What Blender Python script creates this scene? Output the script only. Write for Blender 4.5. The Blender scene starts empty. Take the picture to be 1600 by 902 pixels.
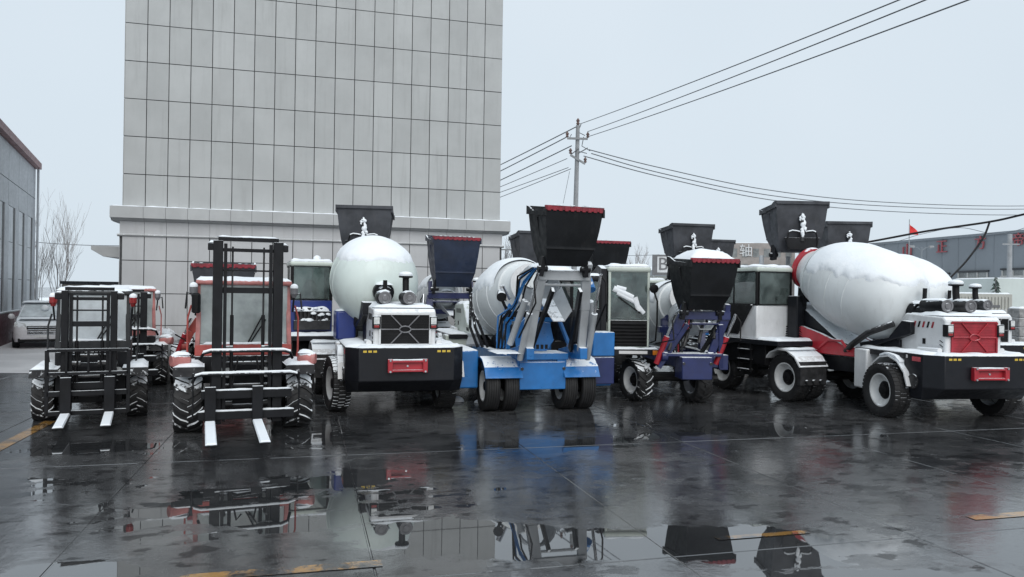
import bpy, bmesh, math, random
from mathutils import Vector, Matrix, noise
random.seed(7)
R = math.radians
SC = bpy.context.scene
COL = SC.collection

# ------------------------------------------------------------------ camera
CAM_H, F_PX, ROLL, YH = 2.2, 1200.0, R(0.85), 456.0
cd = bpy.data.cameras.new('camera')
cam = bpy.data.objects.new('camera', cd)
COL.objects.link(cam)
cam.matrix_world = Matrix.Translation((0, 0, CAM_H)) @ Matrix.Rotation(R(90), 4, 'X') @ Matrix.Rotation(ROLL, 4, 'Z')
cd.sensor_width = 36.0
cd.lens = F_PX / 1600.0 * 36.0
cd.shift_y = (YH - 451.0) / 1600.0
cd.clip_end = 2000
cd.clip_start = 0.05
SC.camera = cam

# ------------------------------------------------------------------ sky, sun, exposure
w = bpy.data.worlds.new('World'); SC.world = w; w.use_nodes = True
nt = w.node_tree; nt.nodes.clear()
wo = nt.nodes.new('ShaderNodeOutputWorld'); bg = nt.nodes.new('ShaderNodeBackground')
sky = nt.nodes.new('ShaderNodeTexSky'); sky.sky_type = 'NISHITA'; sky.sun_disc = False
SUN_EL, SUN_ROT = R(40), R(168)
sky.sun_elevation = SUN_EL; sky.sun_rotation = SUN_ROT
sky.dust_density = 6.0; sky.air_density = 1.0; sky.ozone_density = 1.0
mx = nt.nodes.new('ShaderNodeMix'); mx.data_type = 'RGBA'; mx.inputs[0].default_value = 0.93
nt.links.new(sky.outputs[0], mx.inputs[6])
# the closed cloud deck: a faint mottling of pale blue grey
tc = nt.nodes.new('ShaderNodeTexCoord'); nz = nt.nodes.new('ShaderNodeTexNoise')
nz.inputs['Scale'].default_value = 1.6; nz.inputs['Detail'].default_value = 3
cr = nt.nodes.new('ShaderNodeValToRGB')
cr.color_ramp.elements[0].position = 0.3; cr.color_ramp.elements[0].color = (6.6, 7.55, 8.35, 1)
cr.color_ramp.elements[1].position = 0.72; cr.color_ramp.elements[1].color = (7.2, 8.05, 8.8, 1)
nt.links.new(tc.outputs['Generated'], nz.inputs['Vector']); nt.links.new(nz.outputs['Fac'], cr.inputs[0])
nt.links.new(cr.outputs[0], mx.inputs[7])
nt.links.new(mx.outputs[2], bg.inputs[0]); bg.inputs[1].default_value = 0.086
nt.links.new(bg.outputs[0], wo.inputs[0])
sd = bpy.data.lights.new('sun', 'SUN'); sd.energy = 1.5; sd.angle = R(60); sd.color = (1, 0.98, 0.95)
so = bpy.data.objects.new('sun', sd); COL.objects.link(so)
sdir = Vector((math.sin(SUN_ROT) * math.cos(SUN_EL), math.cos(SUN_ROT) * math.cos(SUN_EL), math.sin(SUN_EL)))
so.rotation_euler = sdir.to_track_quat('Z', 'Y').to_euler()
SC.view_settings.view_transform = 'Standard'; SC.view_settings.look = 'None'
SC.view_settings.gamma = 1.0; SC.view_settings.exposure = 0.3; SC.view_settings.use_curve_mapping = False
SC.cycles.max_bounces = 8; SC.cycles.transparent_max_bounces = 12
try:
    SC.cycles.use_denoising = True
except Exception:
    pass

def at(px, py, Y):
    """photograph pixel + distance along the view -> world point"""
    u = px - 800.0; v = YH - py
    c, s = math.cos(ROLL), math.sin(ROLL)
    return Vector(((u * c - v * s) / F_PX * Y, Y, CAM_H + (u * s + v * c) / F_PX * Y))

# ------------------------------------------------------------------ materials
MATS = {}
def N(nt, typ, **kw):
    n = nt.nodes.new(typ)
    for k, v in kw.items():
        setattr(n, k, v)
    return n
def math_n(nt, op, a, b=None, clamp=False):
    n = nt.nodes.new('ShaderNodeMath'); n.operation = op; n.use_clamp = clamp
    for i, x in enumerate((a, b)):
        if x is None: continue
        if isinstance(x, (int, float)): n.inputs[i].default_value = x
        else: nt.links.new(x, n.inputs[i])
    return n.outputs[0]
def noise_n(nt, scale, detail=3, vec=None, rough=0.55):
    n = nt.nodes.new('ShaderNodeTexNoise'); n.inputs['Scale'].default_value = scale
    n.inputs['Detail'].default_value = detail; n.inputs['Roughness'].default_value = rough
    if vec is None:
        g = nt.nodes.new('ShaderNodeNewGeometry'); vec = g.outputs['Position']
    nt.links.new(vec, n.inputs['Vector'])
    return n.outputs['Fac']
def ramp(nt, fac, lo, hi, c0=0.0, c1=1.0):
    n = nt.nodes.new('ShaderNodeMapRange'); n.interpolation_type = 'SMOOTHSTEP'
    nt.links.new(fac, n.inputs[0])
    n.inputs[1].default_value = lo; n.inputs[2].default_value = hi
    n.inputs[3].default_value = c0; n.inputs[4].default_value = c1
    return n.outputs[0]
def mixc(nt, fac, a, b):
    n = nt.nodes.new('ShaderNodeMix'); n.data_type = 'RGBA'
    if isinstance(fac, (int, float)): n.inputs[0].default_value = fac
    else: nt.links.new(fac, n.inputs[0])
    for i, x in ((6, a), (7, b)):
        if isinstance(x, tuple): n.inputs[i].default_value = (*x, 1) if len(x) == 3 else x
        else: nt.links.new(x, n.inputs[i])
    return n.outputs[2]
def snow_bsdf(nt):
    b = nt.nodes.new('ShaderNodeBsdfPrincipled')
    b.inputs['Roughness'].default_value = 0.75
    b.inputs['Specular IOR Level'].default_value = 0.2
    col = mixc(nt, noise_n(nt, 5, 4), (0.74, 0.79, 0.84), (0.88, 0.90, 0.92))
    nt.links.new(col, b.inputs['Base Color'])
    bp = nt.nodes.new('ShaderNodeBump'); bp.inputs['Strength'].default_value = 0.35; bp.inputs['Distance'].default_value = 0.02
    nt.links.new(noise_n(nt, 22, 4), bp.inputs['Height']); nt.links.new(bp.outputs[0], b.inputs['Normal'])
    return b
def mat(name, col, rough=0.5, metal=0.0, snow=0.0, var=0.18, vscale=3.0, dirt=0.25, coat=0.0, dirtcol=(0.09, 0.085, 0.08), bump=0.0, spec=0.5, orand=0.0):
    if name in MATS: return MATS[name]
    m = bpy.data.materials.new(name); m.use_nodes = True; nt = m.node_tree; nt.nodes.clear()
    out = N(nt, 'ShaderNodeOutputMaterial'); b = N(nt, 'ShaderNodeBsdfPrincipled')
    dark = tuple(c * (1 - var) for c in col); lite = tuple(min(1, c * (1 + var)) for c in col)
    c = mixc(nt, ramp(nt, noise_n(nt, vscale, 5), 0.3, 0.7), dark, lite)
    if dirt > 0:
        g = N(nt, 'ShaderNodeNewGeometry'); mp = N(nt, 'ShaderNodeMapping'); mp.inputs['Scale'].default_value = (1, 1, 0.25)
        nt.links.new(g.outputs['Position'], mp.inputs[0])
        d = ramp(nt, noise_n(nt, 7, 6, mp.outputs[0], 0.65), 0.5, 0.8, 0.0, dirt)
        c = mixc(nt, d, c, dirtcol)
    if orand > 0:
        oi = N(nt, 'ShaderNodeObjectInfo'); k = ramp(nt, oi.outputs['Random'], 0, 1, 1 - orand, 1 + orand)
        vm = N(nt, 'ShaderNodeVectorMath', operation='SCALE'); nt.links.new(c, vm.inputs[0]); nt.links.new(k, vm.inputs['Scale']); c = vm.outputs[0]
        g2 = N(nt, 'ShaderNodeNewGeometry'); mp2 = N(nt, 'ShaderNodeMapping'); mp2.inputs['Scale'].default_value = (1, 1, 0.06); nt.links.new(g2.outputs['Position'], mp2.inputs[0])
        c = mixc(nt, ramp(nt, noise_n(nt, 5.5, 5, mp2.outputs[0], 0.6), 0.52, 0.80, 0.0, 0.45), c, dirtcol)
    nt.links.new(c, b.inputs['Base Color'])
    r = ramp(nt, noise_n(nt, 9, 4), 0.25, 0.75, max(0.02, rough - 0.12), min(1, rough + 0.15))
    nt.links.new(r, b.inputs['Roughness'])
    b.inputs['Metallic'].default_value = metal; b.inputs['Coat Weight'].default_value = coat
    b.inputs['Specular IOR Level'].default_value = spec
    if bump > 0:
        bp = N(nt, 'ShaderNodeBump'); bp.inputs['Strength'].default_value = bump; bp.inputs['Distance'].default_value = 0.01
        nt.links.new(noise_n(nt, 30, 5), bp.inputs['Height']); nt.links.new(bp.outputs[0], b.inputs['Normal'])
    last = b.outputs[0]
    if snow > 0:
        g = N(nt, 'ShaderNodeNewGeometry'); sp = N(nt, 'ShaderNodeSeparateXYZ'); nt.links.new(g.outputs['Normal'], sp.inputs[0])
        nn = math_n(nt, 'MULTIPLY', math_n(nt, 'SUBTRACT', noise_n(nt, 11, 5, None, 0.65), 0.5), 0.9)
        f = math_n(nt, 'ADD', sp.outputs[2], nn)
        t = 1.12 - 0.55 * snow
        f = ramp(nt, f, t - 0.04, t + 0.08)
        ms = N(nt, 'ShaderNodeMixShader'); nt.links.new(f, ms.inputs[0]); nt.links.new(last, ms.inputs[1])
        nt.links.new(snow_bsdf(nt).outputs[0], ms.inputs[2]); last = ms.outputs[0]
    nt.links.new(last, out.inputs[0])
    MATS[name] = m
    return m
def glass(name, tint=(0.5, 0.58, 0.56), frost=0.0, frostcol=(0.5, 0.55, 0.56)):
    m = bpy.data.materials.new(name); m.use_nodes = True; nt = m.node_tree; nt.nodes.clear()
    out = N(nt, 'ShaderNodeOutputMaterial')
    tr = N(nt, 'ShaderNodeBsdfTransparent'); tr.inputs[0].default_value = (*tint, 1)
    gl = N(nt, 'ShaderNodeBsdfGlossy'); gl.inputs['Roughness'].default_value = 0.04
    fr = N(nt, 'ShaderNodeFresnel'); fr.inputs[0].default_value = 1.55
    m1 = N(nt, 'ShaderNodeMixShader')
    f0 = math_n(nt, 'ADD', fr.outputs[0], 0.05, True)
    nt.links.new(f0, m1.inputs[0]); nt.links.new(tr.outputs[0], m1.inputs[1]); nt.links.new(gl.outputs[0], m1.inputs[2])
    last = m1.outputs[0]
    if frost > 0:
        df = N(nt, 'ShaderNodeBsdfPrincipled'); df.inputs['Roughness'].default_value = 0.45
        nt.links.new(mixc(nt, noise_n(nt, 4, 4), tuple(c * 0.75 for c in frostcol), tuple(min(1, c * 1.2) for c in frostcol)), df.inputs['Base Color'])
        f = ramp(nt, noise_n(nt, 2.5, 5), 0.25, 0.75, max(0, frost - 0.22), min(1, frost + 0.2))
        m2 = N(nt, 'ShaderNodeMixShader'); nt.links.new(f, m2.inputs[0]); nt.links.new(last, m2.inputs[1]); nt.links.new(df.outputs[0], m2.inputs[2])
        last = m2.outputs[0]
    nt.links.new(last, out.inputs[0]); MATS[name] = m
    return m

m = bpy.data.materials.new('snow'); m.use_nodes = True; _n = m.node_tree; _n.nodes.clear()
_o = N(_n, 'ShaderNodeOutputMaterial'); _n.links.new(snow_bsdf(_n).outputs[0], _o.inputs[0]); MATS['snow'] = m
mat('black_steel', (0.008, 0.0085, 0.0105), 0.45, 0, 0.85, 0.3, 4, 0.25, dirtcol=(0.03, 0.03, 0.03), spec=0.22)
mat('black_plate', (0.010, 0.011, 0.0145), 0.42, 0, 0.7, 0.15, 2, 0.2, dirtcol=(0.03, 0.03, 0.032), spec=0.28)
mat('black_bare', (0.007, 0.007, 0.008), 0.5, 0, 0.0, 0.3, 4, 0.2, dirtcol=(0.025, 0.025, 0.025), spec=0.22)
mat('greasy_iron', (0.03, 0.03, 0.032), 0.5, 0.3, 0.75, 0.4, 8, 0.5, dirtcol=(0.06, 0.05, 0.045))
mat('hopper_grey', (0.050, 0.053, 0.061), 0.55, 0, 0.55, 0.3, 2.5, 0.5, dirtcol=(0.085, 0.085, 0.088), spec=0.3)
mat('hopper_dark', (0.008, 0.009, 0.011), 0.5, 0, 0.55, 0.3, 2.5, 0.45, dirtcol=(0.03, 0.03, 0.03), spec=0.25)
mat('hopper_navy', (0.012, 0.02, 0.045), 0.42, 0, 0.55, 0.25, 2.5, 0.25, dirtcol=(0.03, 0.035, 0.045))
mat('white_paint', (0.62, 0.63, 0.64), 0.38, 0, 0.9, 0.08, 2, 0.42, coat=0.15, dirtcol=(0.33, 0.32, 0.31))
mat('pale_green_paint', (0.50, 0.55, 0.50), 0.4, 0, 0.9, 0.06, 2, 0.25, coat=0.2, dirtcol=(0.25, 0.25, 0.23))
mat('drum_white', (0.64, 0.67, 0.68), 0.42, 0, 0, 0.07, 1.2, 0.38, coat=0.08, dirtcol=(0.44, 0.45, 0.44))
mat('drum_mint', (0.60, 0.67, 0.64), 0.42, 0, 0, 0.07, 1.2, 0.38, coat=0.08, dirtcol=(0.44, 0.48, 0.45))
mat('light_grey_paint', (0.36, 0.38, 0.40), 0.42, 0, 0.6, 0.12, 3, 0.25, dirtcol=(0.16, 0.16, 0.16))
mat('blue_paint', (0.012, 0.14, 0.40), 0.38, 0, 0.75, 0.15, 3, 0.25, coat=0.2, dirtcol=(0.04, 0.06, 0.1))
mat('navy_paint', (0.010, 0.018, 0.088), 0.4, 0, 0.75, 0.2, 3, 0.25, coat=0.2, dirtcol=(0.03, 0.03, 0.06))
mat('cab_blue', (0.015, 0.035, 0.19), 0.38, 0, 0.6, 0.12, 3, 0.2, coat=0.2, dirtcol=(0.03, 0.04, 0.09))
mat('red_paint', (0.36, 0.016, 0.028), 0.4, 0, 0.5, 0.15, 3, 0.25, coat=0.2, dirtcol=(0.14, 0.03, 0.03))
mat('red_grille', (0.30, 0.018, 0.03), 0.5, 0, 0.0, 0.2, 6, 0.25, dirtcol=(0.1, 0.02, 0.02))
mat('fork_red', (0.34, 0.065, 0.055), 0.45, 0, 0.8, 0.2, 4, 0.35, dirtcol=(0.3, 0.18, 0.16))
mat('frosted_red', (0.42, 0.16, 0.15), 0.5, 0, 0.9, 0.25, 5, 0.5, dirtcol=(0.5, 0.42, 0.42))
mat('rubber', (0.010, 0.010, 0.011), 0.66, 0, 0.3, 0.3, 9, 0.4, dirtcol=(0.045, 0.042, 0.04), bump=0.2)
mat('rubber_snowy', (0.009, 0.009, 0.010), 0.66, 0, 1.1, 0.3, 9, 0.4, dirtcol=(0.06, 0.058, 0.056), bump=0.2)
mat('rim_white', (0.55, 0.56, 0.56), 0.45, 0, 0.5, 0.1, 6, 0.4, dirtcol=(0.2, 0.19, 0.18))
mat('rim_grey', (0.16, 0.16, 0.17), 0.5, 0.2, 0.5, 0.2, 6, 0.4)
mat('lamp_glass', (0.6, 0.62, 0.62), 0.12, 0, 0.3, 0.15, 20, 0.0, coat=0.6)
mat('lip_red', (0.21, 0.012, 0.024), 0.5, 0, 0.35, 0.3, 9, 0.3, dirtcol=(0.35, 0.1, 0.12))
mat('amber', (0.65, 0.2, 0.02), 0.25, 0, 0.3, 0.1, 20, 0.0)
mat('beacon_orange', (0.6, 0.12, 0.05), 0.3, 0, 0.75, 0.1, 20, 0.0)
mat('lamp_red', (0.25, 0.02, 0.02), 0.25, 0, 0.7, 0.1, 20, 0.0)
mat('chrome', (0.55, 0.56, 0.58), 0.2, 0.9, 0.4, 0.1, 5, 0.1)
mat('seat_cloth', (0.03, 0.03, 0.035), 0.9, 0, 0.0)
mat('sticker_white', (0.6, 0.6, 0.6), 0.5, 0, 0.0, 0.05)
mat('sticker_yellow', (0.6, 0.42, 0.05), 0.5, 0, 0.0, 0.05)
mat('sticker_red', (0.5, 0.08, 0.1), 0.5, 0, 0.0, 0.25, 40)
mat('wall_panel', (0.405, 0.417, 0.417), 0.62, 0, 0.0, 0.05, 0.9, 0.16, dirtcol=(0.275, 0.28, 0.277), bump=0.05, spec=0.3, orand=0.045)
mat('wall_panel_low', (0.47, 0.476, 0.485), 0.62, 0, 0.0, 0.05, 0.9, 0.14, dirtcol=(0.35, 0.35, 0.352), bump=0.05, spec=0.3, orand=0.03)
mat('cornice_stone', (0.43, 0.44, 0.443), 0.65, 0, 0.55, 0.06, 1.5, 0.2, dirtcol=(0.34, 0.34, 0.34), spec=0.3)
mat('joint_dark', (0.06, 0.062, 0.065), 0.8, 0, 0.0, 0.2)
mat('dark_grey_paint', (0.035, 0.037, 0.04), 0.45, 0, 0.8, 0.2, 4, 0.4, dirtcol=(0.09, 0.09, 0.09), spec=0.3)
mat('clad_grey', (0.33, 0.345, 0.365), 0.45, 0, 0.0, 0.08, 1.5, 0.25, dirtcol=(0.2, 0.2, 0.21))
mat('clad_pale', (0.47, 0.49, 0.51), 0.45, 0, 0.0, 0.1, 1.5, 0.25, dirtcol=(0.3, 0.3, 0.31))
mat('strip_dark', (0.02, 0.022, 0.026), 0.35, 0, 0.0, 0.2)
mat('plinth_maroon', (0.10, 0.035, 0.045), 0.5, 0, 0.0, 0.15)
mat('fascia_red', (0.20, 0.10, 0.10), 0.55, 0, 0.6, 0.2)
mat('brown_wall', (0.17, 0.155, 0.14), 0.8, 0, 0.5, 0.2, 1.0, 0.4, dirtcol=(0.09, 0.08, 0.075))
mat('bark', (0.24, 0.225, 0.22), 0.9, 0, 0.35, 0.3, 6, 0.3)
mat('bark_dark', (0.17, 0.165, 0.165), 0.9, 0, 0.35, 0.3, 6, 0.3)
mat('conifer', (0.05, 0.07, 0.06), 0.9, 0, 0.9, 0.3, 6, 0.0)
mat('concrete_pole', (0.26, 0.27, 0.28), 0.8, 0, 0.0, 0.12, 3, 0.3)
mat('wire_dark', (0.10, 0.108, 0.118), 0.6, 0, 0.0)
mat('insulator', (0.12, 0.07, 0.06), 0.3, 0, 0.3)
mat('factory_grey', (0.165, 0.185, 0.205), 0.6, 0, 0.0, 0.06, 0.2, 0.2, dirtcol=(0.13, 0.15, 0.165))
mat('factory_window', (0.16, 0.17, 0.17), 0.3, 0, 0.0, 0.3, 1.0)
mat('window_bar', (0.36, 0.36, 0.35), 0.6, 0, 0.0)
mat('letter_red', (0.27, 0.06, 0.07), 0.5, 0, 0.0, 0.1)
mat('letter_white', (0.50, 0.505, 0.51), 0.5, 0, 0.0, 0.1)
mat('sign_grey', (0.11, 0.11, 0.115), 0.5, 0, 0.4, 0.1)
mat('brick_tan', (0.26, 0.235, 0.22), 0.8, 0, 0.3, 0.12, 1, 0.3, dirtcol=(0.17, 0.16, 0.155))
mat('container_beige', (0.36, 0.36, 0.33), 0.6, 0, 0.8, 0.06, 2, 0.35, dirtcol=(0.2, 0.19, 0.17))
mat('pale_green_wall', (0.44, 0.48, 0.46), 0.65, 0, 0.8, 0.05, 1, 0.2, dirtcol=(0.3, 0.32, 0.3))
mat('stone_pier', (0.30, 0.30, 0.30), 0.85, 0, 0.9, 0.3, 8, 0.4)
mat('fence_white', (0.52, 0.52, 0.51), 0.6, 0, 0.8, 0.06)
mat('flag_red', (0.62, 0.03, 0.03), 0.7, 0, 0.0, 0.08)
mat('car_silver', (0.66, 0.65, 0.67), 0.3, 0.0, 1.05, 0.06, 3, 0.2, coat=0.5, dirtcol=(0.15, 0.14, 0.14))
mat('tarp', (0.42, 0.43, 0.44), 0.5, 0, 0.9, 0.1, 4, 0.25, dirtcol=(0.25, 0.25, 0.26))
mat('line_orange', (0.50, 0.24, 0.035), 0.35, 0, 0.0)
mat('roof_snowy', (0.2, 0.17, 0.16), 0.8, 0, 1.1)
mat('rust_red', (0.20, 0.05, 0.05), 0.6, 0, 0.5)
glass('window_glass')
glass('frosted_glass', (0.66, 0.73, 0.71), 0.62, (0.50, 0.55, 0.55))
glass('iced_glass', (0.7, 0.75, 0.75), 0.85, (0.62, 0.67, 0.70))
glass('cab_glass', (0.50, 0.60, 0.58), 0.12, (0.35, 0.42, 0.41))

# ------------------------------------------------------------------ mesh helpers
class MB:
    def __init__(s): s.v = []; s.f = []
    def add(s, vs, fs, M=None):
        o = len(s.v)
        s.v += [tuple(M @ Vector(p)) if M is not None else tuple(p) for p in vs]
        s.f += [tuple(i + o for i in f) for f in fs]
        return s
    def box(s, x0, x1, y0, y1, z0, z1, M=None):
        vs = [(x, y, z) for z in (z0, z1) for y in (y0, y1) for x in (x0, x1)]
        return s.add(vs, [(0, 2, 3, 1), (4, 5, 7, 6), (0, 1, 5, 4), (2, 6, 7, 3), (0, 4, 6, 2), (1, 3, 7, 5)], M)
    def bar(s, a, b, w, h, up=(0, 0, 1)):
        a, b = Vector(a), Vector(b); d = (b - a); L = d.length; d.normalize()
        u = Vector(up)
        if abs(d.dot(u)) > 0.98: u = Vector((0, 1, 0))
        x = d.cross(u).normalized(); z = x.cross(d).normalized()
        M = Matrix((x, d, z)).transposed().to_4x4(); M.translation = a
        return s.box(-w / 2, w / 2, 0, L, -h / 2, h / 2, M)
    def tube(s, a, b, r0, r1=None, n=12, cap=True):
        r1 = r0 if r1 is None else r1
        a, b = Vector(a), Vector(b); d = (b - a).normalized()
        u = Vector((0, 0, 1)) if abs(d.z) < 0.95 else Vector((0, 1, 0))
        x = d.cross(u).normalized(); y = x.cross(d)
        vs = []
        for p, r in ((a, r0), (b, r1)):
            for i in range(n):
                t = 2 * math.pi * i / n
                vs.append(p + x * (r * math.cos(t)) + y * (r * math.sin(t)))
        fs = [(i, (i + 1) % n, n + (i + 1) % n, n + i) for i in range(n)]
        if cap: fs += [tuple(range(n))[::-1], tuple(range(n, 2 * n))]
        return s.add(vs, fs)
    def path(s, pts, r, n=8, r2=None):
        pts = [Vector(p) for p in pts]; m = len(pts); vs = []; px = None
        for k, p in enumerate(pts):
            d = (pts[min(k + 1, m - 1)] - pts[max(k - 1, 0)]).normalized()
            if px is None:
                u = Vector((0, 0, 1)) if abs(d.z) < 0.9 else Vector((1, 0, 0))
                px = d.cross(u).normalized()
            x = (px - d * px.dot(d)).normalized(); y = d.cross(x); px = x
            rr = r if r2 is None else r + (r2 - r) * k / (m - 1)
            for i in range(n):
                t = 2 * math.pi * i / n
                vs.append(p + x * (rr * math.cos(t)) + y * (rr * math.sin(t)))
        fs = []
        for k in range(m - 1):
            fs += [(k * n + i, k * n + (i + 1) % n, (k + 1) * n + (i + 1) % n, (k + 1) * n + i) for i in range(n)]
        fs += [tuple(range(n))[::-1], tuple(range((m - 1) * n, m * n))]
        return s.add(vs, fs)
    def lathe(s, prof, a, d, n=32, cap0=True, cap1=True):
        """prof: list of (t along d, radius)"""
        a = Vector(a); d = Vector(d).normalized()
        u = Vector((0, 0, 1)) if abs(d.z) < 0.95 else Vector((0, 1, 0))
        x = d.cross(u).normalized(); y = x.cross(d)
        vs = []
        for t, r in prof:
            for i in range(n):
                q = 2 * math.pi * i / n
                vs.append(a + d * t + x * (r * math.cos(q)) + y * (r * math.sin(q)))
        m = len(prof); fs = []
        for k in range(m - 1):
            fs += [(k * n + i, k * n + (i + 1) % n, (k + 1) * n + (i + 1) % n, (k + 1) * n + i) for i in range(n)]
        if cap0: fs.append(tuple(range(n))[::-1])
        if cap1: fs.append(tuple(range((m - 1) * n, m * n)))
        return s.add(vs, fs)
    def prism(s, poly, lo, hi, axis='x'):
        """polygon extruded along axis; poly in the two other axes in order (y,z) / (x,z) / (x,y)"""
        n = len(poly)
        def P(p, t):
            return {'x': (t, p[0], p[1]), 'y': (p[0], t, p[1]), 'z': (p[0], p[1], t)}[axis]
        vs = [P(p, lo) for p in poly] + [P(p, hi) for p in poly]
        fs = [(i, (i + 1) % n, n + (i + 1) % n, n + i) for i in range(n)] + [tuple(range(n))[::-1], tuple(range(n, 2 * n))]
        return s.add(vs, fs)
    def loft(s, loops, cap=True, closed=True):
        n = len(loops[0]); vs = [p for l in loops for p in l]; fs = []
        for k in range(len(loops) - 1):
            for i in range(n if closed else n - 1):
                fs.append((k * n + i, k * n + (i + 1) % n, (k + 1) * n + (i + 1) % n, (k + 1) * n + i))
        if cap: fs += [tuple(range(n))[::-1], tuple(range((len(loops) - 1) * n, len(loops) * n))]
        return s.add(vs, fs)
    def snow(s, x0, x1, y0, y1, z, th, nx=None, ny=None, seed=0, M=None, sag=0.0):
        """an uneven layer of snow lying on a flat top"""
        nx = nx or max(3, min(24, int((x1 - x0) / 0.07))); ny = ny or max(3, min(24, int((y1 - y0) / 0.07)))
        top = []; cx, cy = (x0 + x1) / 2, (y0 + y1) / 2
        for j in range(ny + 1):
            for i in range(nx + 1):
                u, v = i / nx, j / ny; x = x0 + (x1 - x0) * u; y = y0 + (y1 - y0) * v
                e = min(u, 1 - u) * (x1 - x0); e2 = min(v, 1 - v) * (y1 - y0); e = min(e, e2)
                q = noise.noise(Vector((x * 4 + seed * 3.1, y * 4, seed)))
                h = th * (0.75 + 0.6 * q) * min(1, (e / 0.07) ** 0.5 if e > 0 else 0)
                jx = 0.02 * noise.noise(Vector((x * 9, y * 9, seed + 5))); jy = 0.02 * noise.noise(Vector((x * 9, y * 9, seed + 9)))
                top.append((x + (jx if 0 < i < nx else -abs(jx) * (1 if i else -1)), y + (jy if 0 < j < ny else -abs(jy) * (1 if j else -1)), z + 0.003 + max(0.0, h)))
        W = nx + 1
        fs = [(j * W + i, j * W + i + 1, (j + 1) * W + i + 1, (j + 1) * W + i) for j in range(ny) for i in range(nx)]
        return s.add(top, fs, M)
    def build(s, name, mt, parent=None, bev=0.0, smooth=35, recalc=True, loc=None, seg=2):
        me = s.mesh(name, mt, smooth, recalc)
        return obj(name, me, parent, bev, loc, seg)
    def mesh(s, name, mt, smooth=35, recalc=True):
        me = bpy.data.meshes.new(name); me.from_pydata(s.v, [], s.f); me.validate()
        if recalc:
            b = bmesh.new(); b.from_mesh(me); bmesh.ops.recalc_face_normals(b, faces=b.faces[:]); b.to_mesh(me); b.free()
        me.materials.append(MATS[mt] if isinstance(mt, str) else mt)
        if smooth:
            me.polygons.foreach_set('use_smooth', [True] * len(me.polygons)); me.set_sharp_from_angle(angle=R(smooth))
        return me
def obj(name, me, parent=None, bev=0.0, loc=None, seg=2):
    o = bpy.data.objects.new(name, me); COL.objects.link(o)
    if parent is not None: o.parent = parent
    if loc is not None: o.location = loc
    if bev > 0:
        b = o.modifiers.new('bevel', 'BEVEL'); b.width = bev; b.segments = seg; b.limit_method = 'ANGLE'; b.angle_limit = R(40)
    return o
def tag(o, label=None, cat=None, group=None, kind=None):
    if label: o['label'] = label
    if cat: o['category'] = cat
    if group: o['group'] = group
    if kind: o['kind'] = kind
    return o
def thing(name, label, cat, loc=(0, 0, 0), rz=0.0, group=None):
    o = bpy.data.objects.new(name, None); COL.objects.link(o); o.empty_display_size = 0.3
    o.location = loc; o.rotation_euler = (0, 0, R(rz))
    return tag(o, label, cat, group)

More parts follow.
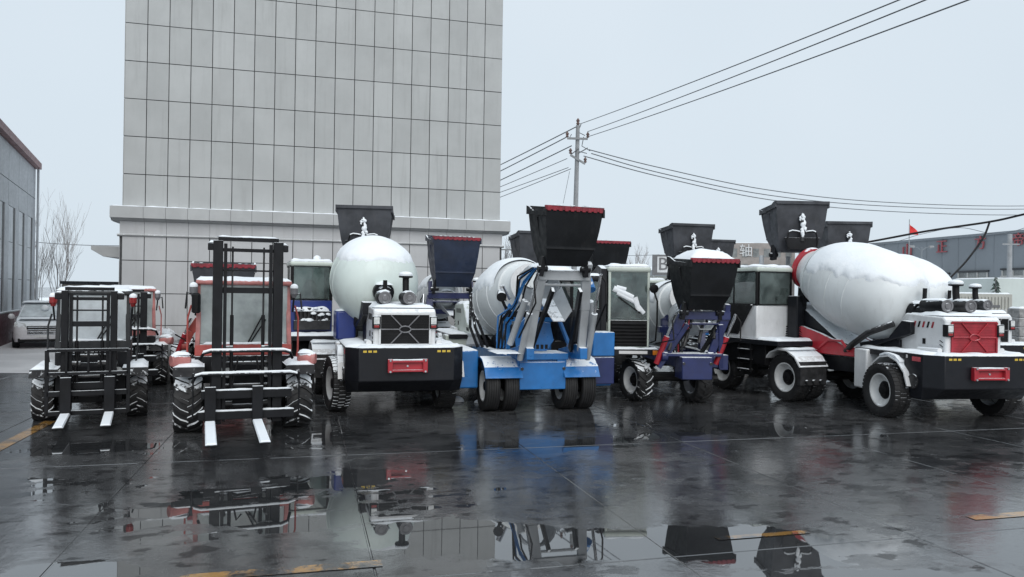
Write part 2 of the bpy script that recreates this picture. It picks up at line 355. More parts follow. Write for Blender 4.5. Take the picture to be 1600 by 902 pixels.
# ------------------------------------------------------------------ wheels
WM = {}
def wheel_meshes(Rr, wd, kind, rim, rub):
    key = (Rr, wd, kind, rim, rub)
    if key in WM: return WM[key]
    h = wd / 2; ir = 0.60 * Rr
    t = MB()
    if kind == 'rib':
        prof = [(-h * .72, ir), (-h * .97, Rr * .74), (-h, Rr * .84), (-h * .93, Rr * .955), (-h * .82, Rr * .99)]
        for k in range(5):
            c = -0.62 + 0.31 * k
            prof += [(h * (c - 0.045), Rr), (h * (c - 0.03), Rr * .972), (h * (c + 0.03), Rr * .972), (h * (c + 0.045), Rr)]
        prof += [(h * .82, Rr * .99), (h * .93, Rr * .955), (h, Rr * .84), (h * .97, Rr * .74), (h * .72, ir)]
    else:
        rr = Rr * (0.93 if kind == 'lug' else 0.98)
        prof = [(-h * .75, ir), (-h * .97, rr * .78), (-h, rr * .87), (-h * .92, rr * .97), (-h * .6, rr), (0, rr * 1.005), (h * .6, rr), (h * .92, rr * .97), (h, rr * .87), (h * .97, rr * .78), (h * .75, ir)]
    t.lathe(prof, (0, 0, 0), (1, 0, 0), 40, False, False)
    if kind == 'lug':
        n = 17
        for i in range(n):
            for sgn in (-1, 1):
                a0 = 2 * math.pi * (i + (0.5 if sgn > 0 else 0)) / n
                def P(x, da, r): return (x, r * math.cos(a0 + da), r * math.sin(a0 + da))
                lw = 0.085 * (0.45 / Rr) * 1.0
                loops = []
                for x, da, rt in ((sgn * h * .04 * -1, 0.0, Rr), (sgn * h * .5, 0.12, Rr), (sgn * h * .97, 0.30, Rr * .975), (sgn * h * 1.04, 0.33, Rr * .86)):
                    rb = Rr * .86 if x * sgn < h * 1.0 else Rr * .80
                    loops.append([P(x, da - lw, rb), P(x, da - lw * .75, rt), P(x, da + lw * .75, rt), P(x, da + lw, rb)])
                t.loft(loops)
    elif kind == 'block':
        n = 40
        for i in range(n):
            for sgn in (-1, 0, 1):
                a0 = 2 * math.pi * (i + (0.5 if sgn == 0 else 0)) / n
                def P(x, da, r): return (x, r * math.cos(a0 + da), r * math.sin(a0 + da))
                lw = 0.054
                xs = (-h * .34, h * .34) if sgn == 0 else (sgn * h * .44, sgn * h * .96)
                loops = [[P(x, -lw, Rr * .93), P(x, -lw * .9, Rr * (1 if abs(x) < h * .9 else .978)), P(x, lw * .9, Rr * (1 if abs(x) < h * .9 else .978)), P(x, lw, Rr * .93)] for x in xs]
                t.loft(loops)
    ri = MB().lathe([(-h * .72, ir * 1.0), (h * .70, ir * 1.03), (h * .78, ir * 1.03), (h * .78, ir * .95), (h * .55, ir * .89), (h * .35, ir * .80), (h * .20, ir * .64), (h * .14, ir * .5)], (0, 0, 0), (1, 0, 0), 36, False, True)
    hb = MB().lathe([(-h * .5, ir * .55), (h * .17, ir * .56), (h * .22, ir * .5), (h * .24, ir * .34), (h * .55, ir * .30), (h * .6, ir * .24)], (0, 0, 0), (1, 0, 0), 24)
    for i in range(8):
        a = 2 * math.pi * i / 8
        hb.tube((h * .15, ir * .44 * math.cos(a), ir * .44 * math.sin(a)), (h * .32, ir * .44 * math.cos(a), ir * .44 * math.sin(a)), 0.013, None, 6)
    WM[key] = (hb.mesh('wheel', 'black_bare'), t.mesh('tyre', rub), ri.mesh('rim', rim))
    return WM[key]
def wheel(root, x, y, Rr, wd, kind='block', out=1, rim='rim_white', rub='rubber', steer=0.0):
    hm, tm, rm = wheel_meshes(Rr, wd, kind, rim, rub)
    o = obj('wheel', hm, root, loc=(x, y, Rr - 0.012))
    o.rotation_euler = (random.random() * 6, 0, 0 if out > 0 else math.pi)
    if steer: o.rotation_euler = (random.random() * 6, 0, (0 if out > 0 else math.pi) + R(steer))
    obj('tyre', tm, o); obj('rim', rm, o)
    return o

# ------------------------------------------------------------------ wet yard
TH = R(15.0)                                    # the yard's slab grid and the tower stand 15 degrees off the view
GA = Vector((math.cos(TH), math.sin(TH), 0)); GB = Vector((-math.sin(TH), math.cos(TH), 0))
def grid(a, b, z=0.0):
    p = GA * a + GB * b
    return Vector((p.x, p.y, z))

def wet_material(name, base=(0.024, 0.025, 0.027), base2=(0.072, 0.073, 0.075), line=False, wear=(0.44, 0.58)):
    m = bpy.data.materials.new(name); m.use_nodes = True; nt = m.node_tree; nt.nodes.clear()
    out = N(nt, 'ShaderNodeOutputMaterial'); b = N(nt, 'ShaderNodeBsdfPrincipled')
    g = N(nt, 'ShaderNodeNewGeometry'); pos = g.outputs['Position']
    mp = N(nt, 'ShaderNodeMapping'); mp.inputs['Rotation'].default_value = (0, 0, -TH); nt.links.new(pos, mp.inputs[0])
    # standing water: a few broad hollows plus small ones from noise
    field = None
    for (x, y, rx, ry, k) in PUDDLES:
        d = N(nt, 'ShaderNodeVectorMath', operation='SUBTRACT'); nt.links.new(pos, d.inputs[0]); d.inputs[1].default_value = (x, y, 0)
        sc = N(nt, 'ShaderNodeVectorMath', operation='MULTIPLY'); nt.links.new(d.outputs[0], sc.inputs[0]); sc.inputs[1].default_value = (1 / rx, 1 / ry, 0)
        ln = N(nt, 'ShaderNodeVectorMath', operation='LENGTH'); nt.links.new(sc.outputs[0], ln.inputs[0])
        q = math_n(nt, 'MULTIPLY', math_n(nt, 'SUBTRACT', 1.0, ln.outputs['Value']), k)
        q = math_n(nt, 'MAXIMUM', q, -0.40)
        field = q if field is None else math_n(nt, 'MAXIMUM', field, q)
    mp2 = N(nt, 'ShaderNodeMapping'); mp2.inputs['Scale'].default_value = (0.55, 0.85, 1); nt.links.new(mp.outputs[0], mp2.inputs[0])
    n1 = noise_n(nt, 1.0, 6, mp2.outputs[0], 0.55)
    n2 = noise_n(nt, 5.0, 5, mp2.outputs[0], 0.6)
    f = math_n(nt, 'ADD', field, math_n(nt, 'MULTIPLY', math_n(nt, 'SUBTRACT', n1, 0.5), 1.5))
    f = math_n(nt, 'ADD', f, math_n(nt, 'MULTIPLY', math_n(nt, 'SUBTRACT', n2, 0.5), 1.1))
    pud = ramp(nt, f, 0.0, 0.06)
    film = ramp(nt, f, -0.42, 0.02)
    spot = ramp(nt, math_n(nt, 'ADD', noise_n(nt, 5.2, 2.5, mp2.outputs[0], 0.5), math_n(nt, 'MULTIPLY', math_n(nt, 'SUBTRACT', noise_n(nt, 0.45, 3, pos), 0.5), 0.55)), 0.585, 0.65)
    spot = math_n(nt, 'MULTIPLY', spot, math_n(nt, 'SUBTRACT', 1.0, pud))
    # colour of the concrete
    c = mixc(nt, ramp(nt, noise_n(nt, 0.55, 7, pos, 0.62), 0.35, 0.68), base, base2)
    c = mixc(nt, ramp(nt, noise_n(nt, 60, 3, pos, 0.6), 0.52, 0.72, 0, 0.5), c, tuple(min(1, x * 2.2) for x in base2))
    if line:
        wn = ramp(nt, math_n(nt, 'ADD', noise_n(nt, 3.0, 6, pos, 0.7), 0.0), *wear)
        c = mixc(nt, math_n(nt, 'MULTIPLY', wn, 0.8), c, (0.42, 0.22, 0.05))
    c = mixc(nt, ramp(nt, noise_n(nt, 2.6, 7, pos, 0.7), 0.66, 0.74, 0, 0.7), c, (0.30, 0.31, 0.32))
    c = mixc(nt, math_n(nt, 'MULTIPLY', spot, 0.7), c, (0.012, 0.012, 0.013))
    c = mixc(nt, math_n(nt, 'MULTIPLY', pud, 0.55 if not line else 0.3), c, (0.012, 0.013, 0.014))
    nt.links.new(c, b.inputs['Base Color'])
    fleck = ramp(nt, math_n(nt, 'ADD', noise_n(nt, 4.2, 7, mp2.outputs[0], 0.66), math_n(nt, 'MULTIPLY', math_n(nt, 'SUBTRACT', noise_n(nt, 0.5, 3, pos), 0.5), 0.8)), 0.495, 0.545)
    rough_dry = math_n(nt, 'ADD', ramp(nt, noise_n(nt, 1.3, 6, mp.outputs[0], 0.6), 0.3, 0.72, 0.045, 0.13), math_n(nt, 'MULTIPLY', fleck, 0.18))
    r = N(nt, 'ShaderNodeMix'); r.data_type = 'FLOAT'; nt.links.new(film, r.inputs[0]); nt.links.new(rough_dry, r.inputs[2]); r.inputs[3].default_value = 0.05
    r2 = N(nt, 'ShaderNodeMix'); r2.data_type = 'FLOAT'; nt.links.new(pud, r2.inputs[0]); nt.links.new(r.outputs[0], r2.inputs[2]); r2.inputs[3].default_value = 0.012
    nt.links.new(r2.outputs[0], b.inputs['Roughness'])
    b.inputs['IOR'].default_value = 2.5
    nt.links.new(math_n(nt, 'SUBTRACT', math_n(nt, 'SUBTRACT', 0.5, math_n(nt, 'MULTIPLY', spot, 0.17)), math_n(nt, 'MULTIPLY', math_n(nt, 'MULTIPLY', fleck, math_n(nt, 'SUBTRACT', 1.0, pud)), 0.30)), b.inputs['Specular IOR Level'])
    bp = N(nt, 'ShaderNodeBump'); bp.inputs['Distance'].default_value = 0.0022
    nt.links.new(math_n(nt, 'SUBTRACT', 1.0, math_n(nt, 'MULTIPLY', pud, 0.985)), bp.inputs['Strength'])
    h = math_n(nt, 'ADD', noise_n(nt, 7, 6, pos, 0.65), math_n(nt, 'MULTIPLY', noise_n(nt, 70, 3, pos), 0.25))
    nt.links.new(h, bp.inputs['Height']); nt.links.new(bp.outputs[0], b.inputs['Normal'])
    nt.links.new(b.outputs[0], out.inputs[0]); MATS[name] = m
    return m
PUDDLES = [(-0.6, 6.9, 1.1, 0.55, 0.7), (0.6, 6.75, 1.2, 0.50, 0.75), (1.9, 6.75, 1.3, 0.55, 0.9), (3.1, 5.9, 1.5, 0.30, 0.9), (-2.4, 7.9, 1.6, 1.0, 0.18), (-3.3, 5.9, 0.5, 0.25, 0.6),
           (0.7, 11.3, 1.6, 0.5, 0.25), (3.6, 12.6, 1.6, 0.6, 0.2), (-2.9, 11.6, 0.8, 0.6, 0.3), (-5.6, 10.4, .9, .4, .3)]
wet_material('wet_concrete')
wet_material('worn_orange_line', line=True)
wet_material('orange_line', line=True, wear=(0.36, 0.52))
mat('dry_concrete', (0.60, 0.60, 0.61), 0.8, 0, 0, 0.12, 0.6, 0.3, dirtcol=(0.43, 0.43, 0.435), spec=0.3)
mat('snowy_ground', (0.30, 0.30, 0.30), 0.85, 0, 0.55, 0.2, 0.5, 0.3)

ground = MB().add([(-400, -60, -0.005), (400, -60, -0.005), (400, 700, -0.005), (-400, 700, -0.005)], [(0, 1, 2, 3)]).build('ground', 'wet_concrete', smooth=0)
tag(ground, 'dark wet concrete yard with puddles and slab joints', kind='structure')
A0, DA, B0, DB = 3.0 - 2.45 * 8, 2.45, 1.3, 4.55
slab_me = None
for i in range(16):
    for j in range(5):
        mb = MB(); gp = 0.006
        a0, a1 = A0 + i * DA + gp, A0 + (i + 1) * DA - gp; b0, b1 = B0 + j * DB + gp, B0 + (j + 1) * DB - gp
        e = 0.006; dz = random.uniform(-0.0015, 0.0015)
        pts = [(a0, b0), (a1, b0), (a1, b1), (a0, b1)]
        ins = [(a0 + e, b0 + e), (a1 - e, b0 + e), (a1 - e, b1 - e), (a0 + e, b1 - e)]
        mb.add([grid(*p, -0.035) for p in pts] + [grid(*p, -0.005 + dz) for p in pts] + [grid(*p, dz) for p in ins],
               [(0, 1, 5, 4), (1, 2, 6, 5), (2, 3, 7, 6), (3, 0, 4, 7), (4, 5, 9, 8), (5, 6, 10, 9), (6, 7, 11, 10), (7, 4, 8, 11), (8, 9, 10, 11)])
        mb.build('concrete_slab', 'wet_concrete', ground, smooth=0)
# painted orange lines, thin worn sheets
def line_strip(a0, a1, b0, b1, mt='worn_orange_line'):
    MB().add([grid(a0, b0, .0055), grid(a1, b0, .0055), grid(a1, b1, .0055), grid(a0, b1, .0055)], [(0, 1, 2, 3)]).build('painted_line', mt, ground, smooth=0)
line_strip(-1.05, 0.62, 6.15, 6.30); line_strip(3.6, 4.55, 6.15, 6.24); line_strip(6.45, 9.2, 6.16, 6.30, 'orange_line'); line_strip(-4.05, -3.86, 8.9, 13.9, 'orange_line')

# pale dry apron beside the tower
ap = MB().add([(-40, 19.0, .006), (-11.3, 19.0, .006), (-11.6, 21.7, .006), (-15, 46, .006), (-60, 46, .006), (-60, 19, .006)], [(0, 1, 2, 3, 4, 5)]).build('pavement', 'dry_concrete', smooth=0)
tag(ap, 'pale dry concrete pavement beside the tower', kind='structure')
sg = MB().add([(-80, 46, .02), (-20, 30, .010), (0, 27.5, .010), (60, 31, .010), (200, 40, .02), (200, 500, .02), (-80, 500, .02)], [(0, 1, 2, 3, 4, 5, 6)]).build('snowy_field', 'snowy_ground', smooth=0)
tag(sg, 'snow covered ground behind the yard', kind='structure')

# ------------------------------------------------------------------ panel-clad tower
TR = thing('tiled_tower', 'tall grey panel-clad tower with a projecting cornice behind the machines', 'building')
T0 = at(190, 446, 22.0); T0.z = 0
NCOL, PW = 19, 0.5875
TL = NCOL * PW
TR.location = T0; TR.rotation_euler = (0, 0, R(15.4))
# local: x along the facade, -y toward the yard, z up
MB().box(0.0, TL, 0.035, 9, 4.3, 14.5).build('core_wall', 'joint_dark', TR, smooth=0)
MB().box(-0.06, TL + 0.06, -0.06 + .035, 9.05, 0, 4.0).build('lower_core_wall', 'joint_dark', TR, smooth=0)
MB().box(-0.006, TL + 0.006, 0.0, 9.0, 12.92, 14.52).build('parapet', 'wall_panel', TR, bev=.01)
g = 0.0115
pm = {}
def panel(c, z0, z1, yf, mt):
    k = (round(z1 - z0, 3), mt)
    if k not in pm: pm[k] = MB().box(g, PW - g, 0, 0.03, g, (z1 - z0) - g).mesh('wall_panel', mt, smooth=0)
    o = obj('wall_panel', pm[k], TR, loc=(c * PW, yf + random.uniform(-.002, .002), z0)); return o
ZU = [4.32, 5.42] + [5.42 + 1.083 * k for k in range(1, 8)]
for c in range(NCOL):
    for a, b in zip(ZU[:-1], ZU[1:]): panel(c, a, b, 0.0, 'wall_panel')
    for a, b in ((0.0, 1.07), (1.07, 1.99), (1.99, 2.94), (2.94, 3.66)): panel(c, a, b, -0.06, 'wall_panel_low')
# left return of the lower wall and the upper shaft
for a, b in ((0.0, 1.07), (1.07, 1.99), (1.99, 2.94), (2.94, 3.66)):
    for k in range(4): MB().box(-0.075, -0.058, -0.03 + k * 2.2 + g, -0.03 + k * 2.2 + 2.2 - g, a + g, b - g).build('side_panel', 'wall_panel_low', TR, smooth=0)
for a, b in zip(ZU[:-1], ZU[1:]):
    for k in range(4): MB().box(-0.02, 0.001, 0.03 + k * 2.2 + g, 0.03 + k * 2.2 + 2.2 - g, a + g, b - g).build('side_panel', 'wall_panel', TR, smooth=0)
# mouldings and cornice, cut at the panel joints
prof1 = [(-0.065, 3.70), (-0.065, 4.058), (0.1, 4.058), (0.1, 3.70)]
prof2 = [(-0.05, 4.06), (-0.11, 4.08), (-0.17, 4.13), (-0.28, 4.14), (-0.28, 4.46), (0.0, 4.49), (0.1, 4.3), (0.1, 4.06)]
prof3 = [(-0.05, 3.62), (-0.09, 3.63), (-0.12, 3.66), (-0.09, 3.69), (-0.05, 3.70), (0.05, 3.7), (0.05, 3.62)]
for pi, (pr, nm) in enumerate(((prof1, 'frieze_panel'), (prof2, 'cornice_block'), (prof3, 'moulding_block'))):
    for c in range(NCOL):
        ov = (0.0, 0.28, 0.12)[pi]
        x0 = c * PW + (0.004 if c else -ov - (0.06 if pi == 0 else 0)); x1 = (c + 1) * PW - (0.004 if c < NCOL - 1 else -ov - (0.06 if pi == 0 else 0))
        MB().prism(pr, x0, x1, 'x').build(nm, 'cornice_stone' if pi else 'wall_panel_low', TR, smooth=30)
MB().box(-0.28, 0.001, 0.101, 9, 4.05, 4.45).build('side_cornice', 'cornice_stone', TR)
MB().box(TL, TL + 0.28, 0.101, 9, 4.05, 4.45).build('side_cornice', 'cornice_stone', TR)
MB().snow(-.26, TL + .26, -.275, -.02, 4.463, .04, 160, 5, 2).build('snow', 'snow', TR, smooth=60)
# small flat canopy on the tower's left flank
MB().prism([(-0.95, 3.25), (-0.95, 3.36), (-0.06, 3.36), (-0.06, 3.02), (-0.62, 3.05)], 0.6, 2.6, 'y').build('canopy', 'cornice_stone', TR, bev=.01)

# ------------------------------------------------------------------ panel-clad hall on the left
HL = thing('grey_hall', 'grey clad hall with dark upright window strips and maroon plinth', 'building')
H0 = at(56, 255, 35.0); H0.z = 0
HL.location = H0; HL.rotation_euler = (0, 0, R(25 + 180))
# local: +y toward the camera along the facade, +x ... facade faces local -x (toward the yard)
HT = 7.75; HLEN = 24
MB().box(0.03, 10, 0, HLEN, 0.0, HT - 0.3).build('core_wall', 'joint_dark', HL, smooth=0)
MB().box(-0.08, 10, -0.05, HLEN, 0, 1.15).build('plinth', 'plinth_maroon', HL, bev=.01)
MB().box(-0.10, 10, -0.06, HLEN, 1.15, 1.20).build('plinth_cap', 'cornice_stone', HL)
MB().box(-0.22, 10, -0.15, HLEN, HT - 0.28, HT).build('roof_fascia', 'fascia_red', HL, bev=.01)
BAY = 2.35
for k in range(10):
    y0 = 0.0 + k * BAY
    for z0, z1 in ((5.15, 6.1), (6.1, HT - 0.29)):
        MB().box(0.0, 0.03, y0 + .015, y0 + BAY - .015, z0 + .015, z1 - .015).build('wall_panel', 'clad_grey', HL, smooth=0)
    # window bay: pier, dark strip, pale panel
    MB().box(-0.02, 0.03, y0, y0 + 0.9, 1.20, 5.15).build('pier', 'clad_grey', HL, smooth=0)
    MB().box(0.02, 0.04, y0 + 0.9, y0 + 1.35, 1.20, 5.15).build('window_strip', 'strip_dark', HL, smooth=0)
    for z0, z1 in ((1.20, 2.4), (2.4, 3.8), (3.8, 5.15)):
        MB().box(-0.005, 0.03, y0 + 1.35, y0 + BAY - .06, z0 + .012, z1 - .012).build('infill_panel', 'clad_pale', HL, smooth=0)
MB().box(0.0, 10, -0.02, 0.0, 1.20, HT - 0.29).build('end_wall', 'clad_grey', HL, smooth=0)
MB().path([(-0.12, 0.12, HT - .3), (-0.12, 0.12, 1.3), (-0.2, 0.12, 1.1)], .05, 8).build('downpipe', 'clad_pale', HL)

# brown boundary wall behind the car
bw = thing('boundary_wall', 'low brown concrete wall between the hall and the tower', 'wall', (-22, 37.5, 0), 6)
for k in range(5):
    MB().box(k * 2.4 + .02, k * 2.4 + 2.38, 0, .2, 0, 2.25).build('wall_panel', 'brown_wall', bw, bev=.01)
MB().box(-0.05, 12.05, -.06, .26, 2.25, 2.40).build('coping', 'strip_dark', bw, bev=.01)

# ------------------------------------------------------------------ trees without leaves
def bare_tree(label, loc, h, seed, mt='bark', spread=0.5, depth=5, r0=None, group=None, stems=1, fan=.3):
    rnd = random.Random(seed)
    t = thing('bare_tree', label, 'tree', loc, 0, group)
    tr, cr_ = MB(), MB()
    def grow(p, d, L, r, lv):
        pts = [p]; q = p.copy(); dd = d.copy(); n = 4
        for i in range(n):
            dd = (dd + Vector((rnd.uniform(-1, 1), rnd.uniform(-1, 1), rnd.uniform(-.2, .8))) * 0.10).normalized()
            q = q + dd * (L / n); pts.append(q.copy())
        (tr if lv == 0 else cr_).path(pts, r, 6 if lv < 2 else 4 if lv < 3 else 3, r * 0.55)
        if lv >= depth: return
        nb = rnd.randint(3, 5) if lv > 0 else 8
        for i in range(nb):
            k = rnd.uniform(0.3, 1.0); idx = min(n - 1, int(k * n)); fr = k * n - idx
            b = pts[idx].lerp(pts[idx + 1], fr)
            ax = Vector((rnd.uniform(-1, 1), rnd.uniform(-1, 1), rnd.uniform(-.1, .6))).normalized()
            nd = (dd * (1 - spread * .75) + ax * spread + Vector((0, 0, .22))).normalized()
            grow(b, nd, L * rnd.uniform(.45, .7), max(0.006, r * .5), lv + 1)
    for k in range(stems):
        a = rnd.uniform(0, 6.28); d0 = Vector((math.cos(a) * fan, math.sin(a) * fan, 1)).normalized() if stems > 1 else Vector((0, 0, 1))
        grow(Vector((0, 0, -.05)) + d0 * .02 * k, d0, h * .62 * (rnd.uniform(.75, 1.15) if stems > 1 else 1), r0 or h * .016, 0)
    tr.build('trunk', mt, t); cr_.build('crown', mt, t)
    return t
bare_tree('bare winter tree rising behind the brown boundary wall', (at(82, 470, 42).x, 42, 0), 6.9, 3, spread=.34, stems=7, fan=.75, r0=.032, depth=3)
bare_tree('bare bushy tree beside the right edge of the tower', (at(795, 440, 38).x, 38, 0), 3.9, 11, 'bark_dark', .55, 4)
bare_tree('small bare tree right of the utility pole in the distance', (at(992, 440, 70).x, 70, 0), 5.6, 5, 'bark', .4, 4)

# ------------------------------------------------------------------ self-loading concrete mixers
# local axes: +y toward the engine end, -y toward the loading end, z up, origin on the ground
def drum_profile(L, Rm, Rmouth):
    pr = [(0.0, Rmouth * .86), (0.0, Rmouth), (0.05 * L, Rmouth * 1.02)]
    for k in range(1, 9):
        t = k / 9.0; pr.append((L * (0.05 + 0.45 * t), Rmouth * 1.02 + (Rm - Rmouth * 1.02) * math.sin(t * math.pi / 2) ** 0.92))
    pr += [(L * .50, Rm), (L * .56, Rm * 1.0), (L * .62, Rm * .995)]
    for k in range(1, 11):
        t = k / 10.0; pr.append((L * (0.62 + 0.36 * math.sin(t * math.pi / 2)), Rm * (0.995 - 0.72 * (1 - math.cos(t * math.pi / 2)))))
    return pr
def drum(root, y0, z0, y1, z1, Rm, mt, ringm, x=0.0, snow_th=0.05, seed=0, snow_cut=0.3, rag=1.0):
    a = Vector((x, y0, z0)); b = Vector((x, y1, z1)); L = (b - a).length; d = (b - a).normalized()
    pr = drum_profile(L, Rm, Rm * .47)
    o = MB().lathe(pr, a, d, 56).build('drum', mt, root, smooth=50)
    def rad(t):
        for (t0, r0), (t1, r1) in zip(pr[1:-1], pr[2:]):
            if t0 <= t <= t1: return r0 + (r1 - r0) * (t - t0) / max(1e-6, t1 - t0)
        return pr[-1][1]
    for t in (0.30, 0.50, 0.66):                                    # weld seams round the shell
        r = rad(L * t)
        MB().lathe([(L * t - .012, r - .004), (L * t - .006, r + .010), (L * t + .006, r + .010), (L * t + .012, r - .004)], a, d, 56, False, False).build('weld_seam', mt, o, smooth=50)
    MB().lathe([(-.05, Rm * .40), (-.05, Rm * .53), (.06, Rm * .53), (.06, Rm * .46)], a, d, 40, False, False).build('mouth_ring', ringm, o)
    r = rad(L * .16)
    MB().lathe([(L * .16 - .045, r - .05), (L * .16 - .045, r + .02), (L * .16 + .045, r + .05), (L * .16 + .045, r - .02)], a, d, 48, False, False).build('track_ring', mt, o)
    if snow_th > 0:
        n, mlen = 120, 70; u = Vector((0, 0, 1)); xx = d.cross(u).normalized(); yy = xx.cross(d)
        vs, keep = [], []
        for k in range(mlen + 1):
            t = L * (0.21 + 0.765 * k / mlen)
            r = rad(t); dr = (rad(min(L * .98, t + .03)) - rad(t - .03)) / .06
            for i in range(n):
                q = 2 * math.pi * i / n; rd = xx * math.cos(q) + yy * math.sin(q)
                nn = (rd - d * dr).normalized(); p = a + d * t + rd * r
                w_ = noise.noise(p * 2.2 + Vector((seed, 0, 0))) * .16 * rag + noise.noise(p * 7 + Vector((seed, 3, 0))) * .10 * rag
                cut = snow_cut + w_
                k2 = max(0.0, min(1.0, (nn.z - cut) / 0.16))
                hgt = snow_th * (k2 ** .6) * (0.8 + 0.3 * noise.noise(p * 3))
                vs.append(p + nn * (hgt if nn.z > cut else -.012)); keep.append(nn.z > cut)
        fs = []
        for k in range(mlen):
            for i in range(n):
                q = (k * n + i, k * n + (i + 1) % n, (k + 1) * n + (i + 1) % n, (k + 1) * n + i)
                if any(keep[v] for v in q): fs.append(q)
        MB().add(vs, fs).build('snow', 'snow', o, smooth=60)
    return o

def hopper(root, x, y, z, W=1.25, H=1.0, D=0.95, mt='hopper_grey', lip=None, yaw=0.0, tilt=0.0, hose=True, heap=0.0, fr=-1):
    """loading skip, open on top; fr = side (sign of local y) that carries the lip"""
    M = Matrix.Translation((x, y, z)) @ Matrix.Rotation(R(yaw), 4, 'Z') @ Matrix.Rotation(R(tilt), 4, 'X')
    def ring(w0, y0, y1, zz, rear_up=0.0):
        return [(-w0 / 2, y0, zz), (w0 / 2, y0, zz), (w0 / 2 * .99, y1, zz + rear_up), (-w0 / 2 * .99, y1, zz + rear_up)]
    lv = [(W * .70, -D * .10, D * .30, 0.0), (W * .84, -D * .34, D * .40, H * .30), (W * .92, -D * .44, D * .46, H * .62), (W, -D * .52, D * .50, H)]
    o = [ring(*l) for l in lv]
    ins = [ring(l[0] - .05, l[1] + .025, l[2] - .025, l[3]) for l in lv]
    ins[0] = [(px_, py_, .03) for px_, py_, _ in ins[0]]
    # the skip's rim: the back edge stands higher and the sides dip in a curve
    def warp(ring_):
        return [(px_, py_, pz_ + (0.06 if (py_ * -fr) > 0 else 0.0)) for px_, py_, pz_ in ring_]
    o[-1] = warp(o[-1]); ins[-1] = warp(ins[-1])
    mb = MB(); mb.loft([[M @ Vector(p) for p in l] for l in o + ins[::-1]])
    h = mb.build('hopper', mt, root, smooth=20)
    zt = H
    yb = -fr * D * .51; yf = fr * D * .53
    b = MB()
    for (q0, q1) in (((-W / 2 - .01, yb, zt + .06), (W / 2 + .01, yb, zt + .06)),):
        b.bar(M @ Vector(q0), M @ Vector(q1), .06, .07)
    b.build('rim_bar', mt, h)
    for sx in (-1, 1):                                              # flared side cheeks
        c = MB(); pr = [(yb, zt + .10), (yb, zt - .05), (yf, zt - .14), (yf, zt + .0), (yf * .6, zt - .05), (yb * .3, zt - .01), (yb * .75, zt + .08)]
        pts = [Vector((sx * (W / 2 - .012), p[0], p[1])) for p in pr] + [Vector((sx * (W / 2 + .022), p[0], p[1])) for p in pr]
        n = len(pr)
        c.add([M @ p for p in pts], [(i, (i + 1) % n, n + (i + 1) % n, n + i) for i in range(n)] + [tuple(range(n)), tuple(range(n, 2 * n))])
        c.build('side_cheek', mt, h, smooth=20)
        for k in (0.28,):
            st = MB(); z0_, z1_ = H * .08, H * .86
            st.bar(M @ Vector((sx * W * .36, D * .0, z0_)), M @ Vector((sx * W * .485, -D * .0, z1_)), .03, .05); st.build('side_rib', mt, h)
    for zz, kk in ((H * .30, .84),):
        r_ = MB(); yy_ = lv[1][1] if zz < H * .5 else lv[2][1]; yo = lv[1][2] if zz < H * .5 else lv[2][2]
        yy_ = (yy_ if fr < 0 else yo)
        r_.bar(M @ Vector((-W * kk / 2, yy_ + fr * .008, zz)), M @ Vector((W * kk / 2, yy_ + fr * .008, zz)), .02, .03); r_.build('cross_rib', mt, h)
    if lip:
        l = MB(); n = 10
        l.box(-W / 2 - .012, W / 2 + .012, min(yf, yf - fr * .035), max(yf, yf - fr * .035) + .0, zt - .04, zt + .032, M)
        for k in range(n):
            xx = -W / 2 + (k + .5) * W / n
            l.box(xx - W * .03, xx + W * .03, min(yf, yf + fr * .008), max(yf, yf + fr * .008), zt - .058, zt + .012, M)
        l.build('lip', 'lip_red', h, bev=.004)
        s = MB()
        for k in range(n):
            if random.random() < .6:
                xx = -W / 2 + (k + .5) * W / n; s.snow(xx - .05, xx + .05, min(yf, yf + fr * .03), max(yf, yf + fr * .03), zt + .035, .03, 3, 3, k, M)
        if s.v: s.build('snow', 'snow', h)
    if heap > 0:
        s = MB(); nx, ny = 18, 14; top = []
        for j in range(ny + 1):
            for i in range(nx + 1):
                u, v = i / nx * 2 - 1, j / ny * 2 - 1
                e = max(0, 1 - max(abs(u), abs(v)) ** 2.2)
                top.append((u * (W * .49), (v * .5) * D * .98, zt - .03 + heap * e ** .8 * (1 + .15 * noise.noise(Vector((u * 2, v * 2, 4))))))
        s.add(top, [(j * (nx + 1) + i, j * (nx + 1) + i + 1, (j + 1) * (nx + 1) + i + 1, (j + 1) * (nx + 1) + i) for j in range(ny) for i in range(nx)], M)
        s.build('snow', 'snow', h, smooth=60)
    if hose:
        ybk = -fr * D * .44
        def P(px_, pz_, off=.07): return M @ Vector((px_, ybk - fr * off * 1.0 - fr * .02 if False else ybk + (-fr) * off, pz_))
        # gate motor with bundled hoses, caked in snow
        c = MB(); c.tube(P(0, H * .22), P(0, H * .62), .05, .045, 10); c.tube(P(0, H * .62), P(.01, H * .80), .065, .05, 10)
        c.build('gate_cylinder', 'greasy_iron', h)
        s = MB()
        def blob(x0_, z0_, x1_, z1_, r_, n_=12):
            lp = []
            for k in range(n_ + 1):
                f = k / n_; rr = r_ * (math.sin(math.pi * min(.96, max(.04, f))) ** .45) * (1 + .55 * noise.noise(Vector((x * 3 + f * 5, z0_ * 9, y)))); ring_ = []
                cx_ = x0_ + (x1_ - x0_) * f + .025 * noise.noise(Vector((f * 4, x, z0_ * 7)))
                for i in range(9):
                    a = 2 * math.pi * i / 9; q = P(cx_ + rr * math.cos(a), z0_ + (z1_ - z0_) * f + .01 * math.sin(a * 2 + k), .10 + rr * .8 * math.sin(a)); ring_.append(q)
                lp.append(ring_)
            s.loft(lp)
